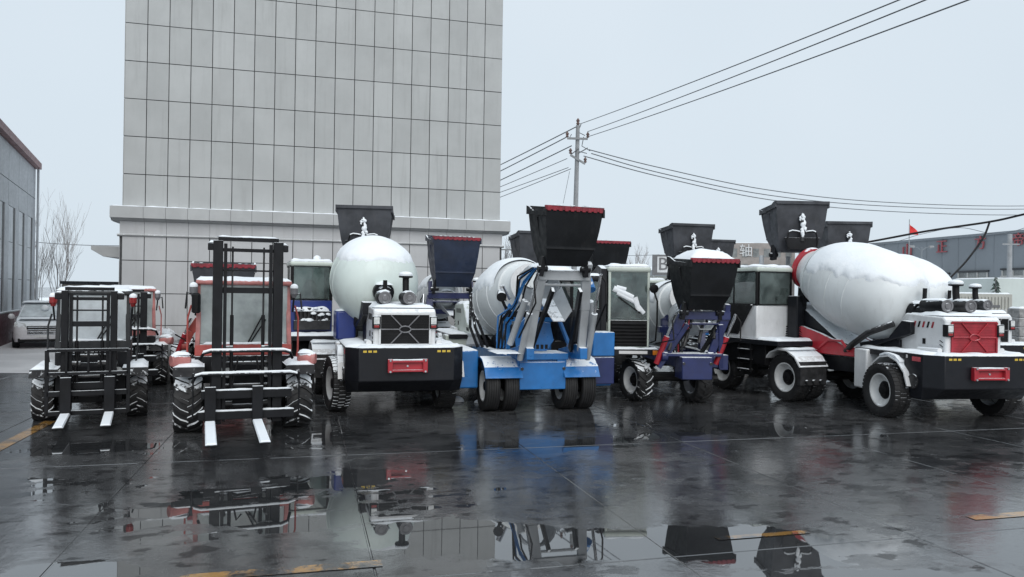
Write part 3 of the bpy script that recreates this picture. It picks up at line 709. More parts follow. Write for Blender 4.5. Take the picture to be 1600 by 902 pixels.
        blob(0, H * .30, .02, H * .52, .045); blob(.0, H * .48, -.01, H * .70, .055); blob(-.02, H * .64, .01, H * .82, .05); blob(.05, H * .66, .06, H * .76, .03); blob(-.06, H * .44, -.05, H * .54, .03)
        s.build('snow', 'snow', h, smooth=60)
        for sx in (-1, 1):
            p = MB(); p.path([P(sx * .05, H * .40, .09), P(sx * .14, H * .42, .10), P(sx * .24, H * .43, .09), P(sx * .32, H * .40, .08), P(sx * .36, H * .22, .09), P(sx * .33, H * .02, .10)], .018, 6)
            p.build('hose', 'black_bare', h)
            s = MB(); s.path([P(sx * .07, H * .40 + .03, .09), P(sx * .14, H * .42 + .025, .10), P(sx * .24, H * .43 + .025, .09), P(sx * .31, H * .41 + .02, .08)], .017, 6); s.build('snow', 'snow', h)
        c = MB(); c.prism([(-W * .34, H * .30), (W * .34, H * .30), (W * .24, H * .04), (-W * .24, H * .04)], 0, .05, 'y')
        c.v = [tuple(M @ (Vector(v) + Vector((0, ybk - fr * .03, 0)))) for v in c.v]; c.build('gate_guide', 'black_steel', h, bev=.006)
    # pivot brackets below
    for sx in (-1, 1):
        b = MB(); b.bar(M @ Vector((sx * W * .36, 0, H * .16)), M @ Vector((sx * W * .40, fr * -.05, -.18)), .07, .16); b.tube(M @ Vector((sx * W * .30, 0, -.06)), M @ Vector((sx * W * .46, 0, -.06)), .05, None, 12)
        b.build('pivot_bracket', 'black_steel', h)
    return h

def cab(root, x0, x1, y0, y1, zb, zw, zt, mt, rearm=None, glassm='cab_glass', roofm='white_paint', front=-1, louvre=False, beacon=True, seat=True, slope=0.0):
    """closed operator's cab; front = sign of local y the windscreen faces"""
    rearm = rearm or mt
    body = MB().box(x0, x1, y0, y1, zb, zw - .02).build('cab', mt, root, bev=.025)
    t = .055
    for x in (x0 + t / 2, x1 - t / 2):
        for y in (y0 + t / 2, y1 - t / 2): MB().bar((x, y, zw - .03), (x, y, zt - .10), t, t, (0, 1, 0)).build('cab_pillar', 'black_bare' if louvre is False else mt, body, bev=.012)
    yb, yf = (y1, y0) if front < 0 else (y0, y1)
    MB().box(x0 + t, x1 - t, min(yb, yb + front * .012), max(yb, yb + front * .012), zw, zt - .12).build('rear_window', glassm, body)
    MB().box(x0 + t, x1 - t, min(yf, yf - front * .012), max(yf, yf - front * .012), zw, zt - .10).build('windscreen', glassm, body)
    for x, nm in ((x0, 'side_window'), (x1, 'side_window')):
        sx = 1 if x == x0 else -1
        MB().box(min(x, x + sx * .012), max(x, x + sx * .012), y0 + t, y1 - t, zw, zt - .12).build(nm, glassm, body)
        # window rubbers
        q = MB()
        for (ya, za, yc, zc) in ((y0 + t, zw, y1 - t, zw), (y0 + t, zt - .12, y1 - t, zt - .12), ((y0 + y1) / 2, zw, (y0 + y1) / 2, zt - .12)):
            q.bar((x - sx * .004, ya, za), (x - sx * .004, yc, zc), .02, .03)
        q.build('window_frame', 'black_bare', body)
    q = MB()
    for y in (yb - front * .0,):
        for (xa, za, xc, zc) in ((x0 + t, zw, x1 - t, zw), (x0 + t, zt - .12, x1 - t, zt - .12), (x0 + t, zw, x0 + t, zt - .12), (x1 - t, zw, x1 - t, zt - .12)):
            q.bar((xa, y - front * .006, za), (xc, y - front * .006, zc), .022, .022, (0, 1, 0))
    q.build('window_frame', 'black_bare', body)
    roof = MB().box(x0 - .02, x1 + .02, y0 - .03, y1 + .03, zt - .13, zt - .005).build('cab_roof', roofm, body, bev=.05, seg=3)
    MB().snow(x0 - .01, x1 + .01, y0 - .02, y1 + .02, zt - .01, .055, seed=x0 * 7).build('snow', 'snow', body, smooth=60)
    # door lines and handle on the outer side
    xs = x1 if abs(x1) > abs(x0) else x0; sg = 1 if xs == x1 else -1
    MB().box(min(xs, xs + sg * .012), max(xs, xs + sg * .012), y0 + .08, (y0 + y1) / 2 + .12, zb + .10, zw - .08).build('door', mt, body, bev=.006)
    MB().bar((xs + sg * .03, y0 + .5, zw - .16), (xs + sg * .03, y0 + .64, zw - .16), .03, .03).build('door_handle', 'black_bare', body)
    if seat:
        cx, cy = (x0 + x1) / 2, (y0 + y1) / 2
        s_ = MB(); s_.prism([(-.24, zw - .35), (.24, zw - .35), (.22, zw + .12), (.12, zw + .36), (.08, zw + .44), (-.08, zw + .44), (-.12, zw + .36), (-.22, zw + .12)], cy - .06 - front * .2, cy + .06 - front * .2, 'y')
        s_.v = [(v[0] + cx, v[1], v[2]) for v in s_.v]; s_.build('seat', 'seat_cloth', body, bev=.03)
    if louvre:
        b = MB(); b.box(x0 + .05, x1 - .05, min(yf, yf + front * .01), max(yf, yf + front * .01), zb + .02, zw - .03); b.build('louvre_panel', 'black_bare', body)
        n = 7; hh = (zw - .06 - zb - .04) / n
        for k in range(n):
            z = zb + .05 + k * hh
            MB().prism([(yf + front * .012, z + hh * .85), (yf + front * .05, z + hh * .25), (yf + front * .045, z + hh * .1), (yf + front * .005, z + hh * .7)], x0 + .07, x1 - .07, 'x').build('louvre_slat', 'black_bare', body, smooth=0)
    if beacon:
        cx, cy = (x0 + x1) / 2 + .1, (y0 + y1) / 2
        MB().lathe([(0, .06), (.04, .06), (.05, .05), (.12, .05), (.16, .02)], (cx, cy, zt), (0, 0, 1), 12).build('beacon', 'beacon_orange', body)
    return body

def engine_module(root, hood='white_paint', grille='black_bare', bars='rim_grey', plate='black_plate', y0=0.0, seed=0, stripes=True, slots_red=False):
    """bonnet, bumper box, air cleaners and stacks over the engine axle; y0 shifts along the machine"""
    Y = lambda v: v + y0
    # bumper box
    bp = MB(); prof = [(2.36, .46), (2.72, .42), (3.12, .64), (3.12, 1.21), (2.36, 1.21)]
    plan = [(-1.03, 2.36), (-1.03, 2.86), (-.82, 3.14), (.82, 3.14), (1.03, 2.86), (1.03, 2.36)]
    loops = []
    for zz, s_, in ((.40, .0), (.64, 1.0), (1.21, 1.0)):
        lp = []
        for (x, y) in plan:
            yy = y if s_ else min(y, 2.80)
            lp.append((x * (.97 if not s_ else 1), Y(yy), zz + (.0 if s_ else .02)))
        loops.append(lp)
    bp.loft(loops); bum = bp.build('bumper_box', plate, root, bev=.012, smooth=20)
    MB().box(-1.03, 1.03, Y(.9), Y(2.36), 1.10, 1.205).build('engine_deck', plate, root, bev=.01)
    MB().snow(-1.03, 1.03, Y(2.34), Y(2.86), 1.207, .05, seed=seed).build('snow', 'snow', bum, smooth=60)
    MB().snow(-.84, .84, Y(2.8), Y(3.13), 1.207, .045, seed=seed + 2).build('snow', 'snow', bum, smooth=60)
    for sx in (-1, 1):
        MB().snow(sx * .80 - .22, sx * .80 + .22, Y(.95), Y(2.36), 1.207, .05, seed=seed + 4 + sx).build('snow', 'snow', bum, smooth=60)
        MB().tube((sx * .62, Y(2.2), 1.26), (sx * .62, Y(2.75), 1.27), .045, .05, 10).build('muffler_tube', 'white_paint', root)
        # round axle cover on the cheek of the box
        c = MB(); c.lathe([(0, .13), (.02, .13), (.02, .11), (.03, .0)], (sx * 1.03, Y(2.62), .72), (sx, 0, 0), 20, True, False)
        for k in range(10):
            a = 2 * math.pi * k / 10; c.tube((sx * 1.03, Y(2.62) + .115 * math.cos(a), .72 + .115 * math.sin(a)), (sx * 1.06, Y(2.62) + .115 * math.cos(a), .72 + .115 * math.sin(a)), .014, None, 6)
        c.build('round_cover', 'greasy_iron', bum)
        MB().tube((sx * 1.03, Y(2.48), .56), (sx * 1.09, Y(2.48), .56), .035, None, 8).build('lug', 'greasy_iron', bum)
        MB().box(min(sx * 1.031, sx * 1.035), max(sx * 1.031, sx * 1.035), Y(2.42), Y(2.46), 1.12, 1.18).build('sticker', 'sticker_white', bum)
        MB().box(min(sx * 1.031, sx * 1.035), max(sx * 1.031, sx * 1.035), Y(2.58), Y(2.80), 1.08, 1.16).build('sticker', 'sticker_red', bum)
        for k in range(3):
            MB().box(sx * (.55 + .085 * k) - .03, sx * (.55 + .085 * k) + .03, Y(3.141), Y(3.144), 1.13, 1.165).build('sticker', 'sticker_yellow', bum)
    tb = MB(); tb.box(-.33, .33, Y(3.14), Y(3.17), .80, 1.0); tow = tb.build('tow_bracket', 'red_paint', bum, bev=.006)
    t2 = MB()
    for z in (.82, .98): t2.bar((-.27, Y(3.21), z), (.27, Y(3.21), z), .05, .035)
    for sx in (-1, 1):
        t2.box(sx * .30 - .04, sx * .30 + .04, Y(3.165), Y(3.24), .79, 1.02)
    t2.build('tow_bracket', 'red_paint', bum, bev=.006)
    for (bx_, by_, bz_) in ((-.3, 3.24, .81), (-.3, 3.24, 1.0), (.3, 3.24, .81), (.3, 3.24, 1.0), (0, 3.165, .90)):
        MB().tube((bx_, Y(by_), bz_), (bx_, Y(by_ + .022), bz_), .018, None, 8).build('bolt', 'chrome', bum)
    MB().snow(-.33, .33, Y(3.142), Y(3.21), 1.0, .03, seed=seed + 3).build('snow', 'snow', bum)
    # bonnet
    HW = .55
    prof = [(2.80, 1.205), (2.80, 1.80), (2.72, 1.87), (1.72, 1.91), (1.30, 1.46), (.95, 1.38), (.62, 1.205)]
    hd = MB().prism([(Y(a), b) for a, b in prof], -HW, HW, 'x').build('bonnet', hood, root, bev=.03)
    MB().snow(-HW + .01, HW - .01, Y(1.74), Y(2.72), 1.885, .07, seed=seed + 6).build('snow', 'snow', hd, smooth=60)
    # grille with star bars and centre ring
    MB().box(-.43, .43, Y(2.795), Y(2.812), 1.25, 1.77).build('grille', grille, hd)
    gm = MB()
    for k in range(11): gm.bar((-.42, Y(2.815), 1.275 + k * .047), (.42, Y(2.815), 1.275 + k * .047), .008, .012)
    gm.build('grille_mesh', grille, hd)
    fr_ = MB()
    for a, b in (((-.44, 1.24), (.44, 1.24)), ((-.44, 1.78), (.44, 1.78)), ((-.44, 1.24), (-.44, 1.78)), ((.44, 1.24), (.44, 1.78))):
        fr_.bar((a[0], Y(2.82), a[1]), (b[0], Y(2.82), b[1]), .03, .03, (0, 1, 0))
    fr_.build('grille_frame', hood if grille == 'black_bare' else grille, hd)
    for sg in (((-.43, 1.51), (-.10, 1.51)), ((.10, 1.51), (.43, 1.51)), ((-.25, 1.76), (-.05, 1.55)), ((.25, 1.76), (.05, 1.55)), ((-.25, 1.26), (-.05, 1.47)), ((.25, 1.26), (.05, 1.47))):
        MB().bar((sg[0][0], Y(2.83), sg[0][1]), (sg[1][0], Y(2.83), sg[1][1]), .018, .018, (0, 1, 0)).build('grille_bar', bars, hd)
    rg = MB(); pts = [(.10 * math.cos(2 * math.pi * k / 20), Y(2.833), 1.51 + .055 * math.sin(2 * math.pi * k / 20)) for k in range(21)]
    rg.path(pts, .012, 6); rg.build('grille_ring', bars, hd)
    for sx in (-1, 1):
        hb = MB().box(sx * .50 - .07, sx * .50 + .07, Y(2.74), Y(2.86), 1.52, 1.74).build('headlight_housing', 'black_steel', hd, bev=.012)
        MB().box(sx * .50 - .05, sx * .50 + .05, Y(2.855), Y(2.87), 1.60, 1.72).build('headlight', 'lamp_glass', hd, bev=.008)
        MB().box(sx * .50 - .045, sx * .50 + .045, Y(2.855), Y(2.868), 1.54, 1.585).build('indicator', 'lamp_red', hd, bev=.006)
        if stripes:
            x = sx * (HW + .001)
            for k in range(5):
                y = 1.95 + .12 * k
                v = MB(); e = .005
                v.add([(x, Y(y), 1.66), (x, Y(y + .045), 1.66), (x, Y(y + .085), 1.77), (x, Y(y + .04), 1.77), (x + sx * e, Y(y), 1.66), (x + sx * e, Y(y + .045), 1.66), (x + sx * e, Y(y + .085), 1.77), (x + sx * e, Y(y + .04), 1.77)],
                      [(0, 1, 2, 3), (4, 5, 6, 7), (0, 1, 5, 4), (1, 2, 6, 5), (2, 3, 7, 6), (3, 0, 4, 7)])
                v.build('vent_slot', 'red_grille' if slots_red and k % 2 == 0 else 'black_bare', hd)
            for k in range(4):
                y = 1.0 + .07 * k
                v = MB(); v.bar((x, Y(y), 1.27), (x, Y(y + .05), 1.35), .008, .018, (1, 0, 0)); v.build('vent_slot', 'black_bare', hd)
            for k in range(3):
                v = MB(); v.bar((x, Y(2.66), 1.30 + .075 * k), (x, Y(2.74), 1.26 + .075 * k), .008, .022, (1, 0, 0)); v.build('vent_slot', 'black_bare', hd)
            MB().box(min(x, x + sx * .012), max(x, x + sx * .012), Y(2.22), Y(2.29), 1.36, 1.46).build('latch', 'black_bare', hd)
    # air cleaners, exhaust and pre-cleaner
    for x, ya, yb in ((.33, 1.95, 2.55), (-.10, 2.05, 2.60)):
        a = MB(); a.lathe([(0, .10), (.02, .125), (yb - ya - .02, .125), (yb - ya, .115)], (x, Y(ya), 2.06), (0, 1, 0), 20); ac = a.build('air_cleaner', 'greasy_iron' if x < 0 else 'black_steel', root)
        c = MB(); c.lathe([(0, .115), (.015, .115), (.015, .085), (.004, .08), (.004, .05), (.02, .045), (.02, .02)], (x, Y(yb), 2.06), (0, 1, 0), 20); c.build('end_cap', 'rim_grey', ac)
        s = MB(); s.snow(x - .10, x + .10, Y(ya), Y(yb) - .03, 2.155, .045, seed=seed + x * 9); s.build('snow', 'snow', ac, smooth=60)
        MB().box(x - .05, x + .05, Y(ya + .1), Y(ya + .2), 1.90, 1.96).build('bracket', 'black_steel', ac)
    e = MB(); e.path([(.25, Y(1.85), 1.88), (.25, Y(1.85), 2.2), (.25, Y(1.86), 2.38)], .04, 10); e.build('exhaust_pipe', 'black_bare', root)
    e = MB(); e.path([(-.08, Y(2.28), 2.1), (-.08, Y(2.25), 2.3), (-.08, Y(2.25), 2.42)], .06, 12); st = e.build('intake_stack', 'black_bare', root)
    MB().lathe([(0, .06), (.01, .125), (.04, .13), (.06, .10)], (-.08, Y(2.25), 2.42), (0, 0, 1), 20).build('rain_cap', 'black_steel', st)
    MB().lathe([(0, .125), (.02, .13), (.05, .10), (.065, .04)], (-.08, Y(2.25), 2.475), (0, 0, 1), 20).build('snow', 'snow', st, smooth=60)
    # fenders, side tanks, axle, rear frame
    for sx in (-1, 1):
        f = MB(); pts = []
        for k in range(7):
            a = R(10 + 150 * k / 6); pts.append((Y(2.0) + math.cos(a) * .60, .52 + math.sin(a) * .62))
        pts2 = [(Y(2.0) + (p[0] - Y(2.0)) * .955, .52 + (p[1] - .52) * .955) for p in pts]
        f.prism(pts + pts2[::-1], min(sx * .72, sx * 1.13), max(sx * .72, sx * 1.13), 'x'); fo = f.build('fender', hood, root, smooth=40)
        s = MB(); lo = []
        for k in range(1, 6):
            a = R(40 + 85 * k / 6); lo.append((Y(2.0) + math.cos(a) * .605, .52 + math.sin(a) * .625))
        up = [(p[0], p[1] + .03 + .012 * (i % 2)) for i, p in enumerate(lo)]
        s.prism(lo + up[::-1], min(sx * .74, sx * 1.12), max(sx * .74, sx * 1.12), 'x'); s.build('snow', 'snow', fo, smooth=60)
        MB().box(min(sx * .55, sx * 1.10), max(sx * .55, sx * 1.10), Y(.95), Y(1.36), .42, 1.19).build('side_tank', hood, root, bev=.03)
        MB().tube((sx * .9, Y(1.15), 1.19), (sx * .9, Y(1.15), 1.23), .06, None, 12).build('tank_cap', 'snow', root)
    MB().tube((-.9, Y(2.0), .49), (.9, Y(2.0), .49), .11, None, 12).build('axle', 'black_bare', root)
    MB().box(-.40, .40, Y(.4), Y(2.6), .62, 1.09).build('engine_frame', 'black_bare', root)

def mixer(label, loc, rz, *, group='concrete mixers parked in rows', engine=True, hood='white_paint', grille='black_bare', bars='rim_grey', drum_m='drum_white', ring='white_paint',
          drum_g=(-1.0, 2.78, 1.85, 1.92, .88), drum_x=0.0, cabcfg=None, hop=None, wheels=None, lift=None, frame='black_steel', cradle=None, seed=0, platform=True, snow_cut=.3, blue_box=None, tank=None, stripes=True, slots_red=False, rail=(-3.0, 1.0), snow_th=.05, fenders=True, rag=1.0):
    root = thing('concrete_mixer', label, 'concrete mixer', loc, rz, group)
    ch = MB()
    for sx in (-1, 1): ch.box(sx * .38 - .09, sx * .38 + .09, rail[0], rail[1], .68, .98)
    for k in range(5):
        y = rail[0] + .1 + (rail[1] - rail[0] - .2) * k / 4; ch.box(-.30, .30, y - .05, y + .05, .72, .94)
    ch.build('chassis', frame, root, bev=.008)
    if engine: engine_module(root, hood, grille, bars, seed=seed, stripes=stripes, slots_red=slots_red)
    if drum_g:
        y0, z0, y1, z1, Rm = drum_g
        drum(root, y0, z0, y1, z1, Rm, drum_m, ring, drum_x, snow_th, seed, snow_cut, rag)
        # gear motor and black stand at the low end, rollers and stand at the mouth end
        d = Vector((0, y1 - y0, z1 - z0)).normalized(); e = Vector((drum_x, y1, z1)) - d * .05
        gmt = MB(); gmt.lathe([(0, .20), (.12, .20), (.14, .15), (.30, .15), (.32, .10), (.42, .10)], e, d, 16); gb = gmt.build('drum_motor', 'black_steel', root)
        MB().snow(drum_x - .16, drum_x + .16, e.y + .02, e.y + .34, e.z + .12, .06, seed=seed + 1).build('snow', 'snow', gb, smooth=60)
        st = MB()
        st.prism([(y1 - .9, z1 - .80), (y1 + .25, z1 - .42), (y1 + .25, z1 - .20), (y1 + .05, z1 - .18), (y1 - .25, z1 - .52), (y1 - .95, z1 - .66)], drum_x - .42, drum_x + .42, 'x')
        st.box(drum_x - .3, drum_x + .3, y1 - .5, y1 - .1, .98, z1 - .55); st.build('drum_stand', 'black_plate', root, bev=.012)
        st2 = MB()
        for sx in (-1, 1): st2.bar((drum_x + sx * .42, y0 + .15, .98), (drum_x + sx * .42, y0 + .25, z0 - .45), .12, .16); st2.tube((drum_x + sx * .34, y0 + .22, z0 - .43), (drum_x + sx * .34, y0 + .40, z0 - .48), .08, None, 12)
        st2.box(drum_x - .55, drum_x + .55, y0 + .12, y0 + .30, z0 - .75, z0 - .62); st2.build('roller_stand', frame, root)
        if engine:
            w_ = MB(); w_.prism([(y0 + .05, .99), (y0 + 1.9, .99), (y0 + 1.9, 1.12), (y0 + 1.2, 1.32), (y0 + .3, z0 - .92), (y0 + .05, z0 - .80)], drum_x - .40, drum_x + .40, 'x'); w_.build('subframe', 'black_plate', root, bev=.01)
        if cradle:
            c = MB(); pts = [(y0 + .35, 1.55), (y0 + .9, 1.42), (y0 + 1.5, 1.22), (y0 + 2.2, 1.14), (y0 + 2.2, 1.0), (y0 + .2, 1.0), (y0 + .2, 1.5)]
            for sx in (-1, 1): c.prism(pts, drum_x + sx * .50 - .05, drum_x + sx * .50 + .05, 'x')
            c.build('drum_cradle', cradle, root, bev=.01)
            r_ = MB(); r_.path([(.56, y0 + .9, 1.12), (.56, y0 + 1.15, 1.30), (.56, y0 + 1.5, 1.30), (.56, y0 + 1.7, 1.10)], .03, 8); r_.build('cradle_rib', cradle, root)
        hp = MB(); hp.path([(.45, y1 - .1, z1 - .25), (.62, y1 - .55, z1 - .45), (.60, y1 - .95, 1.25), (.5, y1 - 1.2, 1.1)], .06, 10); hp.build('hydraulic_hose', 'greasy_iron', root)
    if cabcfg:
        cb = cab(root, **cabcfg)
        if platform:
            x0, x1 = cabcfg['x0'] - .12, cabcfg['x1'] + .06; y0_, y1_ = cabcfg['y0'] - .1, cabcfg['y1'] + .75
            if abs(x1) > abs(x0): x0, x1 = min(x0, .05), x1
            zb = cabcfg['zb']
            pl = MB().box(x0, x1, y0_, y1_, zb - .11, zb - .005).build('platform', 'black_plate', root, bev=.008)
            MB().snow(x0 + .01, x1 - .01, cabcfg['y1'] + .02, y1_ - .02, zb - .005, .06, seed=seed + 8).build('snow', 'snow', pl, smooth=60)
            MB().box(x0 + .1, x1 - .1, y0_ + .1, y1_ - .5, zb - .55, zb - .11).build('tool_box', 'black_bare', root, bev=.01)
    for (x, y, Rr, wd, kind, rimm, rub, steer) in wheels:
        wheel(root, x, y, Rr, wd, kind, 1 if x > 0 else -1, rimm, rub, steer)
    for y in sorted({round(wv[1], 1) for wv in wheels}):
        xs = [wv[0] for wv in wheels if abs(wv[1] - y) < .06]
        if engine and abs(y - 2.0) < .1: continue
        MB().tube((min(xs), y, .49), (max(xs + [.3]), y, .49), .10, None, 10).build('axle', 'black_bare', root)
    if hop: hopper(root, **hop)
    if lift: lift_frame(root, **lift)
    return root

def lift_frame(root, x=0.0, y=-2.9, zb=1.0, zc=2.42, zt=3.0, wb=.80, wt=.50, mt='light_grey_paint', cyl='red_paint', bar_m=None, chute='light_grey_paint', box_m='blue_paint', box=(.42, .62, .96), plate=True, lean=.35, skew=0.0):
    """loading arms in front of the drum: two splayed arms, cross bar, rams, chute and front box"""
    bar_m = bar_m or mt
    for sx in (-1, 1):
        a = MB(); p0 = (x + sx * wb + skew, y, zb); p1 = (x + skew * .45 + sx * (wb * .55 + wt * .45), y + lean * .35, zb + (zc - zb) * .55); p2 = (x + sx * wt, y + lean * .6, zc); p3 = (x + sx * wt, y + lean * .8, zt)
        a.bar(p0, p1, .15, .07, (0, 1, 0)); a.bar(p1, p2, .17, .08, (0, 1, 0)); a.bar(p2, p3, .10, .12, (0, 1, 0)); a.tube((p0[0] - .06, y, zb), (p0[0] + .06, y, zb), .10, None, 14)
        ao = a.build('lift_arm', mt, root, bev=.01)
        c = MB(); q0 = Vector((x + skew + sx * (wb + .14), y + .05, zb - .15)); q1 = Vector((x + sx * (wt + .16), y + lean, zc + .02)); qm = q0.lerp(q1, .55)
        c.tube(q0, qm, .055, None, 12); co = c.build('ram', cyl, root)
        MB().tube(qm, q1, .028, None, 10).build('ram_rod', 'chrome', co)
        k = MB(); k.path([q1, q1 + Vector((sx * .08, -.05, -.15)), q1 + Vector((sx * .06, -.1, -.5)), q0 + Vector((sx * .05, -.1, .4))], .016, 6); k.build('hose', 'black_bare', co)
        MB().bar((p0[0] - sx * .12, y + .25, zb), (p2[0] - sx * .16, y + lean + .15, zc - .25), .05, .12, (0, 1, 0)).build('inner_link', 'black_steel', root)
    cbm = MB().box(x - wt - .06, x + wt + .06, y + lean * .55 - .08, y + lean * .55 - .0, zc - .09, zc + .07).build('cross_bar', bar_m, root, bev=.008)
    MB().snow(x - wt, x + wt, y + lean * .55 - .08, y + lean * .55, zc + .07, .03, seed=x * 5).build('snow', 'snow', cbm)
    MB().tube((x - wt, y + lean * .5, zc - .17), (x + wt, y + lean * .5, zc - .17), .025, None, 10).build('cross_tube', bar_m, root)
    # discharge chute: three folded sheets
    ch = MB(); c0 = Vector((x - .02, y + .55, zc - .42)); c1 = Vector((x + .03, y - .10, zb + .55))
    for (xa, za, xb, zb_) in ((-.30, .24, -.13, 0), (-.13, 0, .14, 0), (.14, 0, .31, .24)):
        ch.add([c0 + Vector((xa, 0, za)), c0 + Vector((xb, 0, zb_)), c1 + Vector((xb * .8, 0, zb_ * .8)), c1 + Vector((xa * .8, 0, za * .8)),
                c0 + Vector((xa, 0, za - .015)), c0 + Vector((xb, 0, zb_ - .015)), c1 + Vector((xb * .8, 0, zb_ * .8 - .015)), c1 + Vector((xa * .8, 0, za * .8 - .015))],
               [(0, 1, 2, 3), (7, 6, 5, 4), (0, 4, 5, 1), (2, 6, 7, 3), (1, 5, 6, 2), (3, 7, 4, 0)])
    ch.build('chute', chute, root, smooth=0)
    f = MB(); f.lathe([(0, .36), (.0, .39), (.40, .30), (.40, .27)], (x, y + .95, zc - .2), (0, .8, .5), 20, False, False); f.build('charging_funnel', chute, root)
    if plate:
        bx = MB(); x = x + skew * .6; bx.box(x - box[0], x + box[0], y - .28, y + .2, box[1] - .0, box[2]); bo = bx.build('front_box', box_m, root, bev=.012)
        MB().box(x - wb - .1, x + wb + .1, y - .1, y + .35, box[2] + .002, zb + .06).build('front_beam', box_m, root, bev=.01)
        for sx in (-1, 1):
            MB().tube((x + sx * (box[0] - .03), y - .30, box[2] - .12), (x + sx * (box[0] - .03), y - .27, box[2] - .12), .03, None, 8).build('hook', 'greasy_iron', bo)

# ------------------------------------------------------------------ the mixers in the yard
def ground_pt(x, y): return (x, y, 0.0)
def W4(x, ys, Rr=.5, wd=.36, kind='block', rub='rubber', rim='rim_white'):
    return [(sx * x, y, Rr, wd, kind, rim, rub, 0) for y in ys for sx in (-1, 1)]
def articulate(root, parts, ang, dx=0.0, pivot=(0, 2.0, 0)):
    M = Matrix.Translation((dx, 0, 0)) @ Matrix.Translation(pivot) @ Matrix.Rotation(R(ang), 4, 'Z') @ Matrix.Translation([-c for c in pivot])
    for o in parts: o.matrix_local = M @ o.matrix_local
ENG_PARTS = ('bumper_box', 'engine_deck', 'muffler_tube', 'bonnet', 'air_cleaner', 'exhaust_pipe', 'intake_stack', 'fender', 'side_tank', 'tank_cap', 'engine_frame')
def art(root, ang, dx=0.0):
    bpy.context.view_layer.update()
    ps = [o for o in root.children if o.name.split('.')[0] in ENG_PARTS or (o.name.startswith(('wheel', 'axle')) and (o.location.y > 1.5 or o.name.startswith('axle') and o.data.vertices[0].co.y > 1.5))]
    articulate(root, ps, ang, dx)
def rear_fenders(root, y, mt, x0=.62, x1=1.36, Rr=.5):
    for sx in (-1, 1):
        f = MB(); o_, i_ = [], []
        for k in range(6):
            a = R(25 + 125 * k / 5); o_.append((y + math.cos(a) * (Rr + .13), Rr + math.sin(a) * (Rr + .10))); i_.append((y + math.cos(a) * (Rr + .10), Rr + math.sin(a) * (Rr + .07)))
        f.prism(o_ + i_[::-1], min(sx * x0, sx * x1), max(sx * x0, sx * x1), 'x'); fo = f.build('mudguard', mt, root, smooth=20)
        b = MB(); b.box(min(sx * x0, sx * x1) + .03, max(sx * x0, sx * x1) - .03, y + Rr * .92, y + Rr * .98 + .06, Rr - .12, Rr + .36); b.build('mud_flap', 'greasy_iron', root)
        t = MB()
        for k in (-.18, 0, .18): t.tube((sx * (x0 + x1) / 2 + k, y + Rr + .04, Rr - .05), (sx * (x0 + x1) / 2 + k, y + Rr + .10, Rr - .05), .04, None, 10)
        t.build('tail_lamp', 'greasy_iron', root)
        MB().snow(min(sx * x0, sx * x1), max(sx * x0, sx * x1), y - .22, y + .28, Rr * 2 + .08, .05, seed=y + sx).build('snow', 'snow', fo, smooth=60)

# right-hand machine with the red grille
D9 = [(sx * x, y, .5, .34, 'block', 'rim_white', 'rubber', 0) for sx in (-1, 1) for x, y in ((1.12, 2.0), (1.12, -.5), (.74, -.5), (1.12, -2.6))]
M9 = mixer('white concrete mixer with red grille and snow-topped drum, nearest on the right', (7.1, 16.15, 0), 202, hood='white_paint', grille='red_grille', bars='red_paint', ring='red_paint',
           cradle='red_paint', cabcfg=dict(x0=.45, x1=1.42, y0=-2.75, y1=-1.2, zb=1.25, zw=2.0, zt=2.84, mt='white_paint', roofm='pale_green_paint', beacon=False),
           hop=dict(x=-.28, y=-2.0, z=3.22, W=1.22, H=1.06, D=1.0, yaw=-20, mt='hopper_grey'), wheels=D9, seed=1, drum_g=(-1.15, 2.82, 1.62, 1.95, .89), slots_red=True, snow_cut=.28)
rear_fenders(M9, -.5, 'white_paint'); rear_fenders(M9, -2.6, 'white_paint')
MB().tube((.3, -2.4, 1.2), (.3, -2.4, 3.15), .055, None, 12).build('hopper_post', 'light_grey_paint', M9)
MB().tube((-.5, -2.4, 1.2), (-.5, -2.4, 3.15), .055, None, 12).build('hopper_post', 'light_grey_paint', M9)
MB().prism([(-2.72, 1.33), (-1.78, 1.33), (-1.32, 1.985), (-2.72, 1.985)], 1.435, 1.45, 'x').build('door_glass', 'black_bare', M9, bev=.004)
MB().bar((1.455, -1.80, 1.33), (1.455, -1.32, 1.99), .02, .05, (1, 0, 0)).build('door_frame', 'black_steel', M9)
for k in range(3): MB().box(1.38, 1.5, -1.75, -1.35, .55 + .22 * k, .575 + .22 * k).build('step', 'black_steel', M9)
for y in (-1.75, -1.35): MB().bar((1.44, y, .5), (1.44, y, 1.14), .03, .04).build('step_rail', 'black_bare', M9)
for k in range(5): MB().path([(.62, -1.3 - .03 * k, 1.3 + .04 * k), (.55, -.9, 1.35 + .06 * k), (.50, -.4 - .05 * k, 1.2 + .03 * k), (.46, .3, 1.06)], .018, 6).build('hydraulic_hose', 'greasy_iron' if k % 2 else 'black_bare', M9)
MB().box(.42, .62, -1.15, -.85, 1.25, 2.2).build('hydraulic_tank', 'black_plate', M9, bev=.02)
art(M9, -13, -.22)
